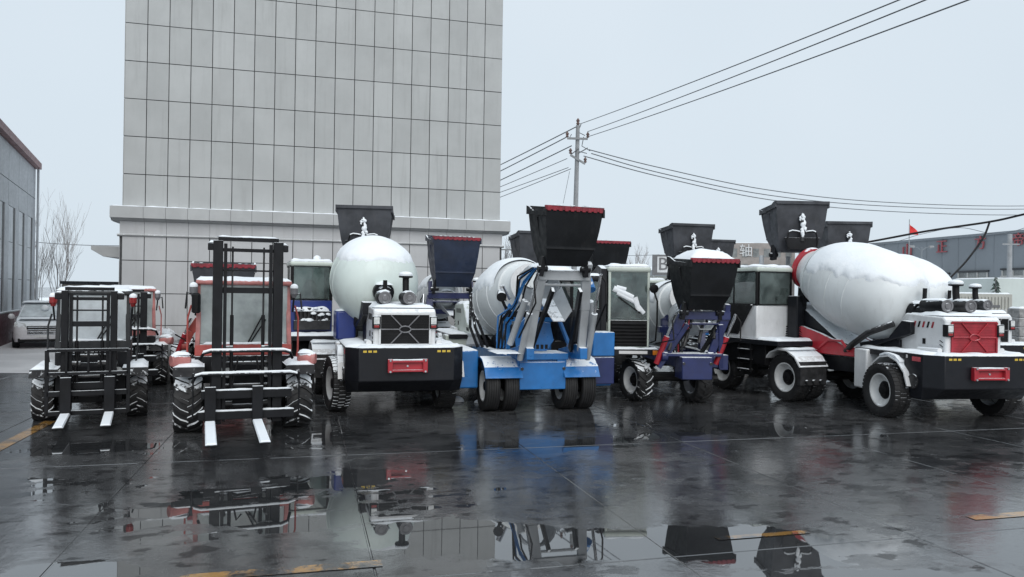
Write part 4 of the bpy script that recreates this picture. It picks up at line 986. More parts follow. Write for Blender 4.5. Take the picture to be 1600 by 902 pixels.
# white machine with black grille, blue cab
D1 = [(1.12, 2.0, .5, .32, 'block', 'rim_white', 'rubber_snowy', 10), (-.86, 2.0, .5, .32, 'block', 'rim_white', 'rubber', 0)] + [(sx * 1.12, y, .5, .34, 'block', 'rim_white', 'rubber', 0) for sx in (-1, 1) for y in (-.5, -2.6)]
M1 = mixer('white-bonneted concrete mixer with black grille and blue cab, facing the camera', (-2.78, 16.18, 0), 200, hood='white_paint', grille='black_bare', bars='rim_grey', drum_m='drum_mint',
           cabcfg=dict(x0=.82, x1=1.72, y0=-2.6, y1=-1.4, zb=1.2, zw=1.97, zt=2.82, mt='cab_blue', roofm='pale_green_paint', beacon=False),
           hop=dict(x=-.02, y=-2.1, z=3.02, W=1.26, H=1.02, D=.95, yaw=-14, mt='hopper_grey'), wheels=D1, seed=2, drum_g=(-.80, 2.66, 1.55, 2.16, .86), drum_x=.22, snow_cut=.50, snow_th=.05, rag=.45)
rear_fenders(M1, -.5, 'white_paint')
MB().box(.62, 1.0, .35, .85, 1.2, 1.78).build('water_tank', 'cab_blue', M1, bev=.04)
MB().snow(.62, 1.0, .35, .85, 1.77, .05).build('snow', 'snow', M1, smooth=60)
# snow-caked valve block behind the blue cab
v = MB()
for k in range(9): v.tube((.9 + .085 * k, -1.30 + .03 * (k % 2), 1.42), (.9 + .085 * k, -1.28, 1.70 + .04 * (k % 3)), .045, None, 8)
v.box(.88, 1.65, -1.38, -1.2, 1.3, 1.5); v.build('valve_block', 'greasy_iron', M1)
s = MB()
for k in range(16):
    x = .92 + .045 * k; z = random.choice((1.50, 1.62, 1.74)) + random.uniform(-.02, .02); rr = random.uniform(.05, .085)
    s.lathe([(0, rr * .7), (rr * .2, rr), (rr * .45, rr * .95), (rr * .75, rr * .5), (rr * .85, rr * .1)], (x, -1.25 + random.uniform(-.04, .02), z), (random.uniform(-.3, .3), .2, 1), 9)
s.snow(.88, 1.65, -1.40, -1.22, 1.70, .10, 20, 5, 3)
s.build('snow', 'snow', M1, smooth=60)
MB().lathe([(0, .06), (.05, .09), (.10, .08), (.14, .03)], (1.1, -2.0, 2.83), (0, 0, 1), 10).build('snow', 'snow', M1, smooth=60)
art(M1, -4)

# blue loader-end machine with the raised skip in the middle
D4 = [(sx * x, -2.6, .46, .28, 'rib', 'rim_white', 'rubber', 0) for sx in (-1, 1) for x in (.92, .56)] + W4(1.05, (2.0,), .5, .34)
M4 = mixer('blue concrete mixer with raised skip on a pale frame and twin front tyres', (-.2, 17.0, 0), 15, hood='pale_green_paint', frame='blue_paint',
           cabcfg=dict(x0=.85, x1=1.5, y0=-2.1, y1=-.9, zb=1.2, zw=1.9, zt=2.55, mt='black_plate', roofm='black_plate', beacon=False, seat=False),
           hop=dict(x=.08, y=-3.92, z=2.66, W=1.07, H=.95, D=.78, mt='hopper_dark', lip='red_paint', hose=False, yaw=6), wheels=D4, seed=4, drum_g=(-1.3, 2.34, 1.4, 1.78, .84), drum_x=.26, snow_cut=.22, platform=False,
           lift=dict(x=.14, y=-3.3, zb=1.14, zc=2.50, zt=2.72, wb=.50, wt=.41, lean=-.75, mt='light_grey_paint', cyl='light_grey_paint', plate=False))
fb = MB().box(-.44, .44, -3.05, -2.7, .42, .92).build('front_box', 'blue_paint', M4, bev=.012)
MB().box(-.5, .5, -3.02, -2.3, .96, 1.08).build('front_beam', 'blue_paint', M4, bev=.01)
for x in (-.36, .64): MB().prism([(-3.45, 1.0), (-3.45, 1.2), (-3.2, 1.26), (-2.2, 1.10), (-2.2, .92)], x - .07, x + .07, 'x').build('arm_bracket', 'blue_paint', M4, bev=.01)
MB().prism([(-.42, 1.10), (.16, 1.10), (.30, 1.30), (.22, 1.62), (-.26, 1.72), (-.48, 1.50)], -2.75, -2.70, 'y').build('guard_panel', 'blue_paint', M4, bev=.01)
for k in range(6): MB().box(-.30 + k * .085, -.25 + k * .085, -2.765, -2.751, 1.14, 1.22).build('guard_slot', 'black_bare', M4)
for k in range(7):
    q = k * .03 + random.uniform(-.012, .012)
    MB().path([(-.62 - q, -2.6, 1.15), (-.66 - q * .8 + random.uniform(-.05, .05), -2.9, 1.6 + q), (-.50 - q * .5 + random.uniform(-.07, .03), -3.2, 2.0), (-.46 - q + random.uniform(-.08, .03), -3.55, 2.3 + q), (-.36 - q * .4, -3.75, 2.62)], .017, 6).build('hydraulic_hose', 'blue_paint' if k % 2 else 'black_bare', M4)
MB().tube((-.62, -3.0, 1.25), (-.47, -3.45, 2.05), .06, None, 12).build('lift_ram', 'light_grey_paint', M4)
MB().tube((.92, -3.0, 1.25), (.75, -3.45, 2.05), .06, None, 12).build('lift_ram', 'light_grey_paint', M4)
for x0_, x1_ in ((-.30, .05), (.55, .28)):
    MB().bar((x0_, -3.0, 1.15), (x1_, -2.6, 2.05), .05, .12, (0, 1, 0)).build('drum_brace', 'blue_paint', M4, bev=.006)
MB().box(-.55, .75, -2.5, -2.42, 1.72, 1.84).build('drum_yoke', 'black_steel', M4, bev=.01)
MB().tube((.72, -3.55, 2.25), (.72, -3.4, 2.45), .09, .07, 14).build('hose_drum', 'blue_paint', M4)
MB().snow(-.95, -.45, -3.38, -2.6, 1.10, .03, seed=3).build('snow', 'snow', fb, smooth=60)
for sx in (-1, 1):
    MB().tube((sx * .40, -3.07, .80), (sx * .40, -3.04, .80), .03, None, 8).build('hook', 'greasy_iron', fb)
    MB().box(min(sx * 1.10, sx * 1.55), max(sx * 1.10, sx * 1.55), -2.55, -1.1, .40, 1.10).build('side_box', 'blue_paint', M4, bev=.03)
    MB().snow(min(sx * 1.10, sx * 1.55), max(sx * 1.10, sx * 1.55), -2.5, -1.15, 1.10, .03, seed=sx).build('snow', 'snow', fb, smooth=60)
    f = MB(); o_, i_ = [], []
    for k in range(7):
        a = R(20 + 140 * k / 6); o_.append((-2.6 + math.cos(a) * .56, .46 + math.sin(a) * .54)); i_.append((-2.6 + math.cos(a) * .53, .46 + math.sin(a) * .51))
    f.prism(o_ + i_[::-1], min(sx * .40, sx * 1.09), max(sx * .40, sx * 1.09), 'x'); f.build('mudguard', 'blue_paint', M4, smooth=20)
MB().box(1.10, 1.55, -2.7, -2.2, .99, 1.45).build('battery_box', 'blue_paint', M4, bev=.02)
MB().box(1.10, 1.55, -2.7, -2.2, .45, .97).build('battery_box', 'navy_paint', M4, bev=.02)
sl = MB().lathe([(0, .14), (.05, .16), (.07, .15), (.20, .11), (.22, .13), (.26, .13)], (-.95, -1.4, 1.10), (0, 0, 1), 16).build('filler_pot', 'light_grey_paint', M4)
for k in range(3): MB().path([(-.75 - .1 * k, -1.8, 1.1), (-.9 - .1 * k, -1.75, 1.5), (-1.0, -1.3, 1.9 + .1 * k)], .03, 8).build('hydraulic_hose', 'black_steel', M4)
MB().path([(-.55, -2.9, 1.7), (-.72, -2.95, 1.95), (-.80, -3.0, 2.1)], .03, 8).build('work_lamp_arm', 'black_steel', M4)
MB().tube((-.82, -3.12, 2.1), (-.78, -2.92, 2.18), .09, .07, 14).build('work_lamp', 'black_steel', M4)
MB().tube((-.80, -3.05, 2.3), (-.66, -2.98, 2.06), .05, .06, 10).build('work_lamp', 'chrome', M4)
# navy machine with cab and heaped skip
M5 = mixer('navy concrete mixer with louvred black cab front and skip heaped with snow', (3.67, 18.5, 0), 5, engine=False, frame='navy_paint', hood='white_paint', rail=(-3.0, 1.4),
           cabcfg=dict(x0=-1.96, x1=-1.1, y0=-2.75, y1=-1.5, zb=1.1, zw=1.68, zt=2.76, mt='pale_green_paint', roofm='pale_green_paint', louvre=True, beacon=False),
           hop=dict(x=-.30, y=-3.6, z=1.90, W=1.0, H=.95, D=.95, mt='hopper_dark', lip='red_paint', hose=False, yaw=10, heap=.27),
           wheels=[(-1.32, -2.55, .44, .34, 'lug', 'rim_white', 'rubber_snowy', 18), (-.12, -2.75, .44, .34, 'lug', 'rim_grey', 'rubber', 10), (-1.0, .8, .5, .36, 'block', 'rim_white', 'rubber', 0), (1.0, .8, .5, .36, 'block', 'rim_white', 'rubber', 0)],
           lift=dict(x=-.2, y=-3.35, zb=.98, zc=1.80, zt=2.02, wb=.46, wt=.44, lean=-.2, skew=-.30, mt='navy_paint', cyl='red_paint', box_m='navy_paint', box=(.30, .55, .98)),
           seed=5, drum_g=(-1.7, 2.1, 1.0, 1.35, .72), snow_cut=.2, platform=False)
b_ = MB().box(-2.05, -.95, -2.98, -2.72, .96, 1.08).build('front_bumper', 'black_plate', M5, bev=.01)
MB().snow(-2.05, -.95, -2.98, -2.78, 1.08, .05, seed=2).build('snow', 'snow', b_, smooth=60)
for x in (-1.98, -1.04): MB().box(x - .05, x + .05, -3.0, -2.97, .97, 1.06).build('indicator', 'amber', b_, bev=.006)
MB().box(-1.78, -1.2, -2.995, -2.98, .99, 1.05).build('number_plate', 'sticker_white', b_)
MB().path([(-1.1, -2.8, 1.2), (-1.02, -2.92, 1.25), (-1.0, -2.95, 1.6), (-1.0, -2.95, 2.05), (-1.06, -2.9, 2.25), (-1.12, -2.8, 2.3)], .018, 8).build('grab_rail', 'black_bare', M5)
MB().lathe([(0, .05), (.02, .09), (.05, .09), (.07, .05)], (-1.07, -2.98, 2.3), (0, 1, .1), 16).build('mirror', 'black_bare', M5)
s = MB()
for (xa, za, xb, zb, rr) in ((-1.86, 2.30, -1.45, 2.12, .06), (-1.78, 2.22, -1.40, 2.02, .05), (-1.42, 2.12, -1.32, 1.84, .06), (-1.36, 1.95, -1.22, 1.80, .05), (-1.8, 2.32, -1.6, 2.28, .05)):
    s.tube((xa, -2.775, za), (xb, -2.775, zb), rr, rr * .8, 8)
s.v = [(p[0], -2.76 + (p[1] + 2.76) * .45, p[2]) for p in s.v]
s.build('snow', 'snow', M5, smooth=60)
MB().bar((-1.75, -2.79, 2.12), (-1.3, -2.79, 1.8), .02, .02).build('wiper', 'black_bare', M5)
MB().prism([(-1.5, 1.1), (-2.7, 1.1), (-2.7, 2.7), (-2.3, 2.78), (-1.5, 2.6)], -2.10, -1.98, 'x').build('cab_side_guard', 'black_plate', M5, bev=.01)
for k in range(8):
    q = k * .05 + random.uniform(-.02, .02)
    MB().path([(-.85 + q, -3.1, 1.0), (-.95 + q, -3.35, 1.25 + q * .4), (-.72 + q * .8, -3.45, 1.55), (-.62 + q * .5, -3.5, 1.95)], .017, 6).build('hydraulic_hose', ('black_bare', 'greasy_iron', 'red_paint')[k % 3], M5)
for k in range(4): MB().tube((-.9 + .3 * k, -3.45, 1.1 + .08 * k), (-.72 + .27 * k, -3.3, 1.5 + .05 * k), .035, None, 10).build('valve', 'greasy_iron', M5)
MB().bar((-1.05, -3.3, .75), (-.55, -3.5, 1.62), .09, .06, (0, 1, 0)).build('link_bar', 'navy_paint', M5, bev=.008)
MB().bar((.2, -3.3, .75), (.12, -3.5, 1.62), .09, .06, (0, 1, 0)).build('link_bar', 'navy_paint', M5, bev=.008)
# navy skip machine between the white bonnet and the tower
M2 = mixer('navy concrete mixer with upright red-lipped skip in front of the tower', (-2.5, 23.85, 0), 15, engine=False, frame='navy_paint', rail=(-3.0, -.3),
           hop=dict(x=0, y=-3.55, z=2.3, W=1.3, H=1.28, D=.7, mt='hopper_navy', lip='red_paint', hose=False, yaw=6, tilt=0),
           wheels=[(sx * .95, -2.4, .46, .34, 'lug', 'rim_grey', 'rubber', 0) for sx in (-1, 1)], drum_g=(-2.6, 2.3, -.45, 1.8, .62), platform=False, seed=6, snow_cut=.25,
           lift=dict(y=-3.5, zb=1.0, zc=2.08, zt=2.45, wb=.66, wt=.56, lean=.3, mt='navy_paint', cyl='navy_paint', bar_m='navy_paint', box_m='navy_paint'))
# skips of the rows behind: only their tops show above the nearer machines
def back_machine(label, hx, hy, rz, top, W=1.25, lip=None, cabx=None, hmt='hopper_grey', hoses=True, drumg=(-1.0, 2.5, .9, 1.95, .72)):
    loader = lip is not None
    hyl = -3.4 if loader else -2.0
    th = R(rz); e = Vector((-math.sin(th), math.cos(th), 0)); root = Vector((hx, hy, 0)) - e * hyl
    cc = dict(x0=cabx[0], x1=cabx[1], y0=-2.5, y1=-1.3, zb=1.2, zw=1.95, zt=cabx[2], mt='white_paint', roofm='pale_green_paint') if cabx else None
    return mixer(label, tuple(root), rz, engine=False, rail=(-3.0, .8), cabcfg=cc, hop=dict(x=0, y=hyl, z=top - 1.05, W=W, H=1.05, D=.95, mt=hmt, lip=lip, hose=hoses and not loader),
                 wheels=W4(1.05, (-2.3, .3)), drum_g=drumg, seed=hx, platform=False,
                 lift=dict(y=-3.0, zc=top - 1.3, zt=top - .95, mt='light_grey_paint', lean=-.3) if loader else dict(y=-2.6, zc=2.6, zt=top - 1.0, mt='black_steel', cyl='black_steel', lean=.8))
M7 = back_machine('grey skip with snowy hoses standing behind the snow-heaped skip', at(1072, 400, 23).x, 23.0, 192, 4.18, 1.32, cabx=(.95, 1.95, 2.62))
M8 = back_machine('farther grey skip half hidden at the right of the hosed skip', at(1112, 400, 27.5).x, 27.5, 192, 4.05, 1.30)
M11 = back_machine('grey skip peeping out left of the raised dark skip', at(832, 400, 22.6).x, 22.6, 197, 3.86, 1.15, hoses=False)
M12 = back_machine('dark skip with red lip peeping out right of the raised skip', at(946, 400, 23.2).x, 23.2, 14, 3.72, 1.2, lip='red_paint', hmt='hopper_dark')
M10 = mixer('concrete mixer parked behind the red-grilled one, its second drum showing', (9.62, 19.5, 0), 189, hood='white_paint', cabcfg=None,
            hop=dict(x=.12, y=-2.0, z=3.12, W=1.22, H=1.04, D=.95, yaw=-9, mt='hopper_grey'), wheels=W4(1.12, (2.0, -.5, -2.6)), seed=9, drum_g=(-1.0, 2.75, 1.75, 1.95, .88), snow_cut=.28)
art(M10, 0, -.42)

# ------------------------------------------------------------------ rough-terrain forklifts
def forklift(label, loc, rz, *, track=.78, Rf=.47, wf=.40, Rb=.36, mast_w=.42, mast_top=2.9, paint='fork_red', frost=True, cab_top=2.32, cab_w=.72, fork_l=1.5, fork_x=(-.50, .14), fork_z=.2, mirrors=True, glassm='frosted_glass', rail_w=.068, back='rail', mast_m='black_steel', scale=1.0, beacon='snow', mastless=False, rub='rubber_snowy'):
    t = thing('forklift', label, 'forklift', loc, rz, 'forklifts parked by the tower')
    ym = -.78
    MB().box(-.46, .46, -.35, 2.0, Rf * .75, Rf * 1.55).build('chassis', 'black_bare', t, bev=.01)
    MB().tube((-track, 0, Rf - .01), (track, 0, Rf - .01), .11, None, 12).build('axle', 'black_bare', t)
    for sx in (-1, 1):
        wheel(t, sx * track, 0, Rf, wf, 'lug', sx, 'rim_grey', rub)
        wheel(t, sx * track * .92, 1.75, Rb, wf * .75, 'lug', sx, 'rim_grey', 'rubber')
        f = MB(); f.prism([(-.50, Rf * 2 + .03), (.55, Rf * 2 + .03), (.70, Rf * 1.5), (.74, Rf * 1.5), (.60, Rf * 2 + .08), (-.52, Rf * 2 + .08), (-.60, Rf * 1.9), (-.57, Rf * 1.88)], min(sx * (track - .22), sx * (track + wf * .52)), max(sx * (track - .22), sx * (track + wf * .52)), 'x')
        fo = f.build('fender', 'black_steel', t, smooth=20)
        MB().snow(sx * track - wf * .5, sx * track + wf * .5, -.5, .5, Rf * 2 + .08, .07, seed=sx + loc[0]).build('snow', 'snow', fo, smooth=60)
    # mast
    if not mastless:
        for sx in (-1, 1):
            o_ = MB(); x = sx * mast_w
            o_.prism([(x - rail_w, ym - .09), (x + rail_w, ym - .09), (x + rail_w, ym + .09), (x - rail_w, ym + .09)], .22, mast_top - .02, 'z')
            r_ = o_.build('mast_rail', mast_m, t, bev=.008)
            i_ = MB(); xi = sx * (mast_w - rail_w - .035); i_.box(xi - .022, xi + .022, ym - .06, ym + .07, .25, mast_top - .06); i_.build('inner_rail', mast_m, t)
            c = MB(); c.tube((sx * mast_w * .52, ym + .02, .4), (sx * mast_w * .52, ym + .02, mast_top * .62), .026, None, 10); cy = c.build('lift_cylinder', 'black_bare', t)
            MB().tube((sx * mast_w * .52, ym + .02, mast_top * .62), (sx * mast_w * .52, ym + .02, mast_top - .1), .014, None, 8).build('cylinder_rod', 'greasy_iron', cy)
            MB().box(x - .14 if sx < 0 else x + .02, x - .02 if sx < 0 else x + .14, ym - .07, ym + .07, mast_top - .16, mast_top - .06).build('mast_bracket', mast_m, t, bev=.01)
            MB().snow(min(x, x + sx * .13), max(x, x + sx * .13), ym - .08, ym + .08, mast_top - .055, .05, 4, 4, sx).build('snow', 'snow', r_, smooth=60)
            MB().tube((sx * .3, ym + .1, 1.15), (sx * .35, .0, .85), .04, None, 10).build('tilt_ram', 'greasy_iron', t)
        top = MB().box(-mast_w, mast_w, ym - .085, ym + .085, mast_top - .02, mast_top + .035).build('mast_head', mast_m, t, bev=.006)
        MB().snow(-mast_w - .02, mast_w + .02, ym - .08, ym + .08, mast_top + .035, .035, seed=4).build('snow', 'snow', top)
        for z, hgt, wd in ((mast_top - .15, .05, .05), (mast_top * .745, .085, .08), (mast_top * .845, .025, .03), (.62, .10, .08), (.95, .06, .05)):
            b = MB().box(-mast_w + .06, mast_w - .06, ym + .01 - wd / 2, ym + .01 + wd / 2, z - hgt / 2, z + hgt / 2).build('cross_member', mast_m, t)
        for sx in (-1, 1):
            MB().path([(sx * .05, ym - .03, 1.12), (sx * .12, ym - .05, 1.2), (sx * .20, ym - .06, .8), (sx * .22, ym - .05, .6)], .014, 6).build('hose', 'black_bare', t)
            for z in (.5, mast_top * .45): MB().tube((sx * (mast_w - .22), ym, z), (sx * (mast_w - .10), ym, z), .045, None, 12).build('mast_roller', 'greasy_iron', t)
            MB().tube((sx * .26, ym + .12, Rf * 2 + .0), (sx * .26, ym + .18, Rf * 2 + .0), .075, .06, 14).build('drive_lamp', 'lamp_glass', t)
        for z in (.45, .75, 1.08): MB().tube((-mast_w + .1, ym + .12, z), (mast_w - .1, ym + .12, z), .028, None, 8).build('hydraulic_pipe', 'greasy_iron', t)
        # carriage and backrest
        yc = ym - .16
        if back == 'rail':
            for z, hw, hgt in ((.66, .62, .12), (.36, .66, .12)):
                b = MB().box(-hw, hw, yc - .04, yc + .04, z - hgt / 2, z + hgt / 2).build('carriage_bar', mast_m, t, bev=.006)
                MB().snow(-hw, hw, yc - .04, yc + .04, z + hgt / 2, .03, seed=z * 9).build('snow', 'snow', b)
            for z, hw, rr in ((.95, .74, .022), (1.28, .64, .022)):
                pts = [(-hw, yc + .12, z - .12), (-hw + .04, yc + .02, z - .03), (-hw + .14, yc, z), (hw - .14, yc, z), (hw - .04, yc + .02, z - .03), (hw, yc + .12, z - .12)]
                b = MB().path(pts, rr, 8).build('backrest_rail', mast_m, t)
                MB().path([(p[0], p[1], p[2] + .022) for p in pts[1:-1]], .022, 6).build('snow', 'snow', b)
            for sx in (-1, 1): MB().tube((sx * .73, yc, .32), (sx * .73, yc, .97), .012, None, 6).build('backrest_post', mast_m, t)
        else:
            for a, b, w_ in (((-.56, 1.19), (.56, 1.19), .05), ((-.56, .83), (.56, .83), .05), ((-.56, .52), (.56, .52), .08), ((-.56, .22), (.56, .22), .07), ((-.56, .20), (-.56, 1.20), .055), ((.56, .20), (.56, 1.20), .055), ((-.30, .83), (-.30, 1.19), .035), ((0, .83), (0, 1.19), .035), ((.30, .83), (.30, 1.19), .035), ((-.30, .2), (-.30, .83), .07), ((.30, .2), (.30, .83), .07)):
                MB().bar((a[0], yc, a[1]), (b[0], yc, b[1]), .045, w_, (1, 0, 0) if a[0] == b[0] else (0, 0, 1)).build('backrest_bar', mast_m, t, bev=.004)
        for x in fork_x:
            q = fork_z
            s_ = MB(); s_.box(x - .075, x + .075, yc - .11, yc - .045, .06 + q, .78); s_.prism([(yc - .045, .02 + q), (yc - .045, .08 + q), (yc - .11, .085 + q), (yc - .11 - fork_l, .045 + q), (yc - .11 - fork_l, .02 + q)], x - .07, x + .07, 'x')
            fk = s_.build('fork', mast_m, t, bev=.006)
            sn = MB(); sn.add([(x - .066, yc - .12, .088 + q), (x + .066, yc - .12, .088 + q), (x + .063, yc - .11 - fork_l, .05 + q), (x - .063, yc - .11 - fork_l, .05 + q), (x - .06, yc - .13, .105 + q), (x + .06, yc - .13, .105 + q), (x + .055, yc - .10 - fork_l, .066 + q), (x - .055, yc - .10 - fork_l, .066 + q)],
                   [(0, 1, 5, 4), (1, 2, 6, 5), (2, 3, 7, 6), (3, 0, 4, 7), (4, 5, 6, 7), (0, 3, 2, 1)]); sn.build('snow', 'snow', fk, smooth=50)
    # cab
    y0, y1, zb, zw = .10, 1.25, Rf * 1.5, max(1.28, cab_top - 1.0)
    body = MB().box(-cab_w, cab_w, y0, y1, zb, zw - .19).build('cab', 'black_steel', t, bev=.02)
    MB().box(-cab_w - .004, cab_w + .004, y0 - .004, y1 + .004, zw - .188, zw - .01).build('dash_panel', paint, body, bev=.015)
    for sx in (-1, 1):
        for y in (y0 + .03, y1 - .03): MB().bar((sx * (cab_w - .035), y, zw - .03), (sx * (cab_w - .06), y + (.06 if y < .5 else -.05), cab_top - .06), .07, .07, (0, 1, 0)).build('cab_pillar', 'frosted_red' if paint == 'fork_red' else paint, body, bev=.01)
    MB().box(-cab_w + .07, cab_w - .07, y0 + .03, y0 + .045, zw, cab_top - .07).build('windscreen', glassm, body)
    MB().box(-cab_w + .07, cab_w - .07, y1 - .045, y1 - .03, zw, cab_top - .07).build('rear_window', 'frosted_glass', body)
    for sx in (-1, 1): MB().box(sx * (cab_w - .04) - .006, sx * (cab_w - .04) + .006, y0 + .08, y1 - .08, zw, cab_top - .07).build('side_window', glassm, body)
    MB().box(-cab_w + .0, cab_w - .0, y0 - .02, y1 + .02, cab_top - .08, cab_top).build('cab_roof', 'frosted_red' if paint == 'fork_red' else paint, body, bev=.03)
    MB().snow(-cab_w, cab_w, y0, y1, cab_top - .005, .06, seed=loc[1]).build('snow', 'snow', body, smooth=60)
    MB().bar((.06, y0 + .01, zw + .02), (.26, y0 + .01, zw + .42), .02, .02).build('wiper', 'black_bare', body)
    MB().bar((.10, y0 + .01, zw + .02), (.32, y0 + .01, zw + .38), .015, .02).build('wiper', 'black_bare', body)
    sn = MB(); sn.snow(-cab_w + .1, cab_w - .1, y0 - .01, y0 + .03, zw - .01, .09, 20, 3, 5); sn.build('snow', 'snow', body, smooth=60)
    MB().prism([(-.16, zw - .3), (.16, zw - .3), (.16, zw + .25), (.10, zw + .45), (-.10, zw + .45), (-.16, zw + .25)], .75, .85, 'y').build('seat', 'seat_cloth', body, bev=.02)
    # engine cover and counterweight behind
    MB().prism([(y1 + .01, zb - .1), (2.35, zb - .1), (2.42, zb + .2), (2.35, zw - .05), (y1 + .01, zw - .02)], -cab_w + .02, cab_w - .02, 'x').build('engine_cover', paint, t, bev=.04)
    for sx in (-1, 1):
        x = sx * (cab_w + .06)
        # mirror arm, mirror, work lamp, grab rail
        if mirrors: MB().path([(sx * cab_w, y0, cab_top - .25), (x + sx * .06, y0 - .08, cab_top - .2), (x + sx * .08, y0 - .12, cab_top - .45)], .014, 6).build('mirror_arm', 'black_steel', body)
        if mirrors and sx < 0: MB().lathe([(0, .04), (.02, .065), (.28, .065), (.31, .04)], (x + sx * .06 - sx * .13, y0 - .15, cab_top - .52), (0, 0, 1), 10).build('mirror', 'black_bare', body)
        lp = MB().lathe([(0, .03), (.05, .05), (.06, .06), (.15, .06), (.17, .04)], (x - sx * .03, y0 - .03, cab_top - .27), (0, 0, 1), 12).build('marker_lamp', 'lamp_red' if not mirrors else 'rim_grey', body)
        MB().path([(x - sx * .03, y0 - .03, cab_top - .26), (x - sx * .05, y0, cab_top - .5)], .016, 6).build('lamp_stalk', 'black_steel', body)
        MB().lathe([(0, .058), (.03, .062), (.06, .045), (.075, .012)], (x - sx * .03, y0 - .03, cab_top - .12), (0, 0, 1), 12).build('snow', 'snow', lp, smooth=60)
        MB().path([(x, y0 + .1, zb + .1), (x + sx * .05, y0 + .08, zb + .5), (x + sx * .05, y0 + .08, cab_top - .6), (x, y0 + .1, cab_top - .4)], .016, 6).build('grab_rail', paint, body)
        hl = MB().lathe([(0, .05), (.03, .085), (.26, .095), (.28, .08)], (sx * (track - .02), -.30, Rf * 2 + .17), (-sx * .9, -.1, 0) if False else (sx * .9, -.35, 0), 14).build('headlight_housing', 'frosted_red', t) if mirrors else body
        if mirrors: MB().snow(sx * (track + .1) - .13, sx * (track + .1) + .13, -.42, -.26, Rf * 2 + .25, .05, 6, 4, sx).build('snow', 'snow', hl, smooth=60)
        MB().tube((sx * .40, -.45, Rf * 2 + .02), (sx * .40, -.36, Rf * 2 + .02), .07, .06, 12).build('headlight', 'lamp_glass', t)
    MB().path([(-.35, -.4, Rf * 2 - .1), (-.1, -.5, Rf * 2 - .02), (.2, -.5, Rf * 2 - .05), (.38, -.42, Rf * 2 - .15)], .025, 8).build('hydraulic_hose', 'black_steel', t)
    MB().box(-.5, .5, -.38, -.3, Rf * 1.1, Rf * 1.9).build('dash_plate', 'black_steel', t)
    MB().snow(-.5, .5, -.40, -.28, Rf * 1.9, .06, seed=9).build('snow', 'snow', t, smooth=60)
    return t
fB = at(380, 560, 12.0)
forklift('tall red forklift with high black mast and snow-covered forks', (fB.x, 12.05, 0), 22, track=.80, paint='fork_red')
fA = at(145, 560, 12.85)
forklift('small forklift with grid backrest, leftmost in the row', (fA.x, 12.85, 0), 25, track=.68, Rf=.39, wf=.31, Rb=.33, mast_w=.34, mast_top=2.14, paint='dark_grey_paint', cab_top=2.12, cab_w=.56, fork_l=1.0, fork_x=(-.30, .30), fork_z=.13, mirrors=False, glassm='iced_glass', rail_w=.048, back='grid')
fA2 = at(196, 560, 17.0)
forklift('faded red forklift tucked behind the small leftmost one', (fA2.x, 17.0, 0), 25, track=.70, Rf=.42, wf=.3, mast_w=.36, mast_top=2.1, paint='frosted_red', cab_top=2.16, cab_w=.60, fork_l=.4, fork_x=(-.3, .30), back='rail')
# the skip loader behind the red forklift
M13 = mixer('loader with red-lipped skip hidden behind the red forklift', (at(348, 430, 16.7).x - 1.1, 19.8, 0), 20, engine=False, frame='rust_red', drum_g=None, rail=(-2.8, 1.5),
            hop=dict(x=0, y=-3.2, z=1.75, W=1.28, H=.92, D=.9, mt='hopper_grey', lip='red_paint', hose=False), wheels=W4(.95, (-1.9, .9), .46, .34, 'lug', 'rubber_snowy', 'rim_grey'), platform=False,
            lift=dict(y=-2.7, zb=.9, zc=1.5, zt=1.75, mt='fork_red', lean=-.3, box_m='rust_red'))
M13.name = 'skip_loader'; M13['category'] = 'loader'; del M13['group']
MB().prism([(-.6, .98), (1.7, .98), (1.75, 1.5), (.4, 1.65), (-.6, 1.6)], -.5, .5, 'x').build('engine_cover', 'fork_red', M13, bev=.04)

# tarpaulin-covered bundle by the tower
tp = thing('covered_bundle', 'bundle under a crumpled pale tarpaulin against the tower', 'bundle', (at(256, 560, 18.3).x, 18.3, 0), 10)
loops = []
for k, (sc_, z) in enumerate(((1.0, 0.0), (1.04, .25), (.98, .6), (.85, .95), (.55, 1.12), (.2, 1.2))):
    lp = []
    for i in range(20):
        a = 2 * math.pi * i / 20
        q = 1 + .16 * noise.noise(Vector((math.cos(a) * 2.2, math.sin(a) * 2.2, z * 3)))
        lp.append((math.cos(a) * .42 * sc_ * q, math.sin(a) * .40 * sc_ * q, z * (1 + .08 * noise.noise(Vector((a, z, 2)))) ))
    loops.append(lp)
MB().loft(loops).build('tarpaulin', 'tarp', tp, smooth=25)
MB().path([(.43 * math.cos(.32 * i) * 1.03, .41 * math.sin(.32 * i) * 1.03, .55 + .02 * math.sin(i)) for i in range(21)], .012, 5).build('rope', 'wire_dark', tp)
# lumps of fallen snow on the yard
for k, (px, py, sz, lb) in enumerate(((715, 628, .13, 'lump of fallen snow between the white bumper and twin tyres'), (746, 630, .07, 'small lump of snow just left of the twin front tyres'))):
    Yd = 2.2 * 1200 / (py - (456 + .0148 * (px - 800))); p = at(px, py, Yd)
    s = MB(); loops = []
    for z, rr in ((0, 1.0), (.3, .95), (.6, .7), (.8, .3)):
        loops.append([(math.cos(a * .524) * sz * rr * (1 + .3 * noise.noise(Vector((a, z, k)))), math.sin(a * .524) * sz * .8 * rr * (1 + .3 * noise.noise(Vector((a, z, k + 9)))), z * sz) for a in range(12)])
    o = s.loft(loops).build('snow_lump', 'snow', smooth=60, loc=(p.x, Yd, .004)); tag(o, lb, 'snow lump')

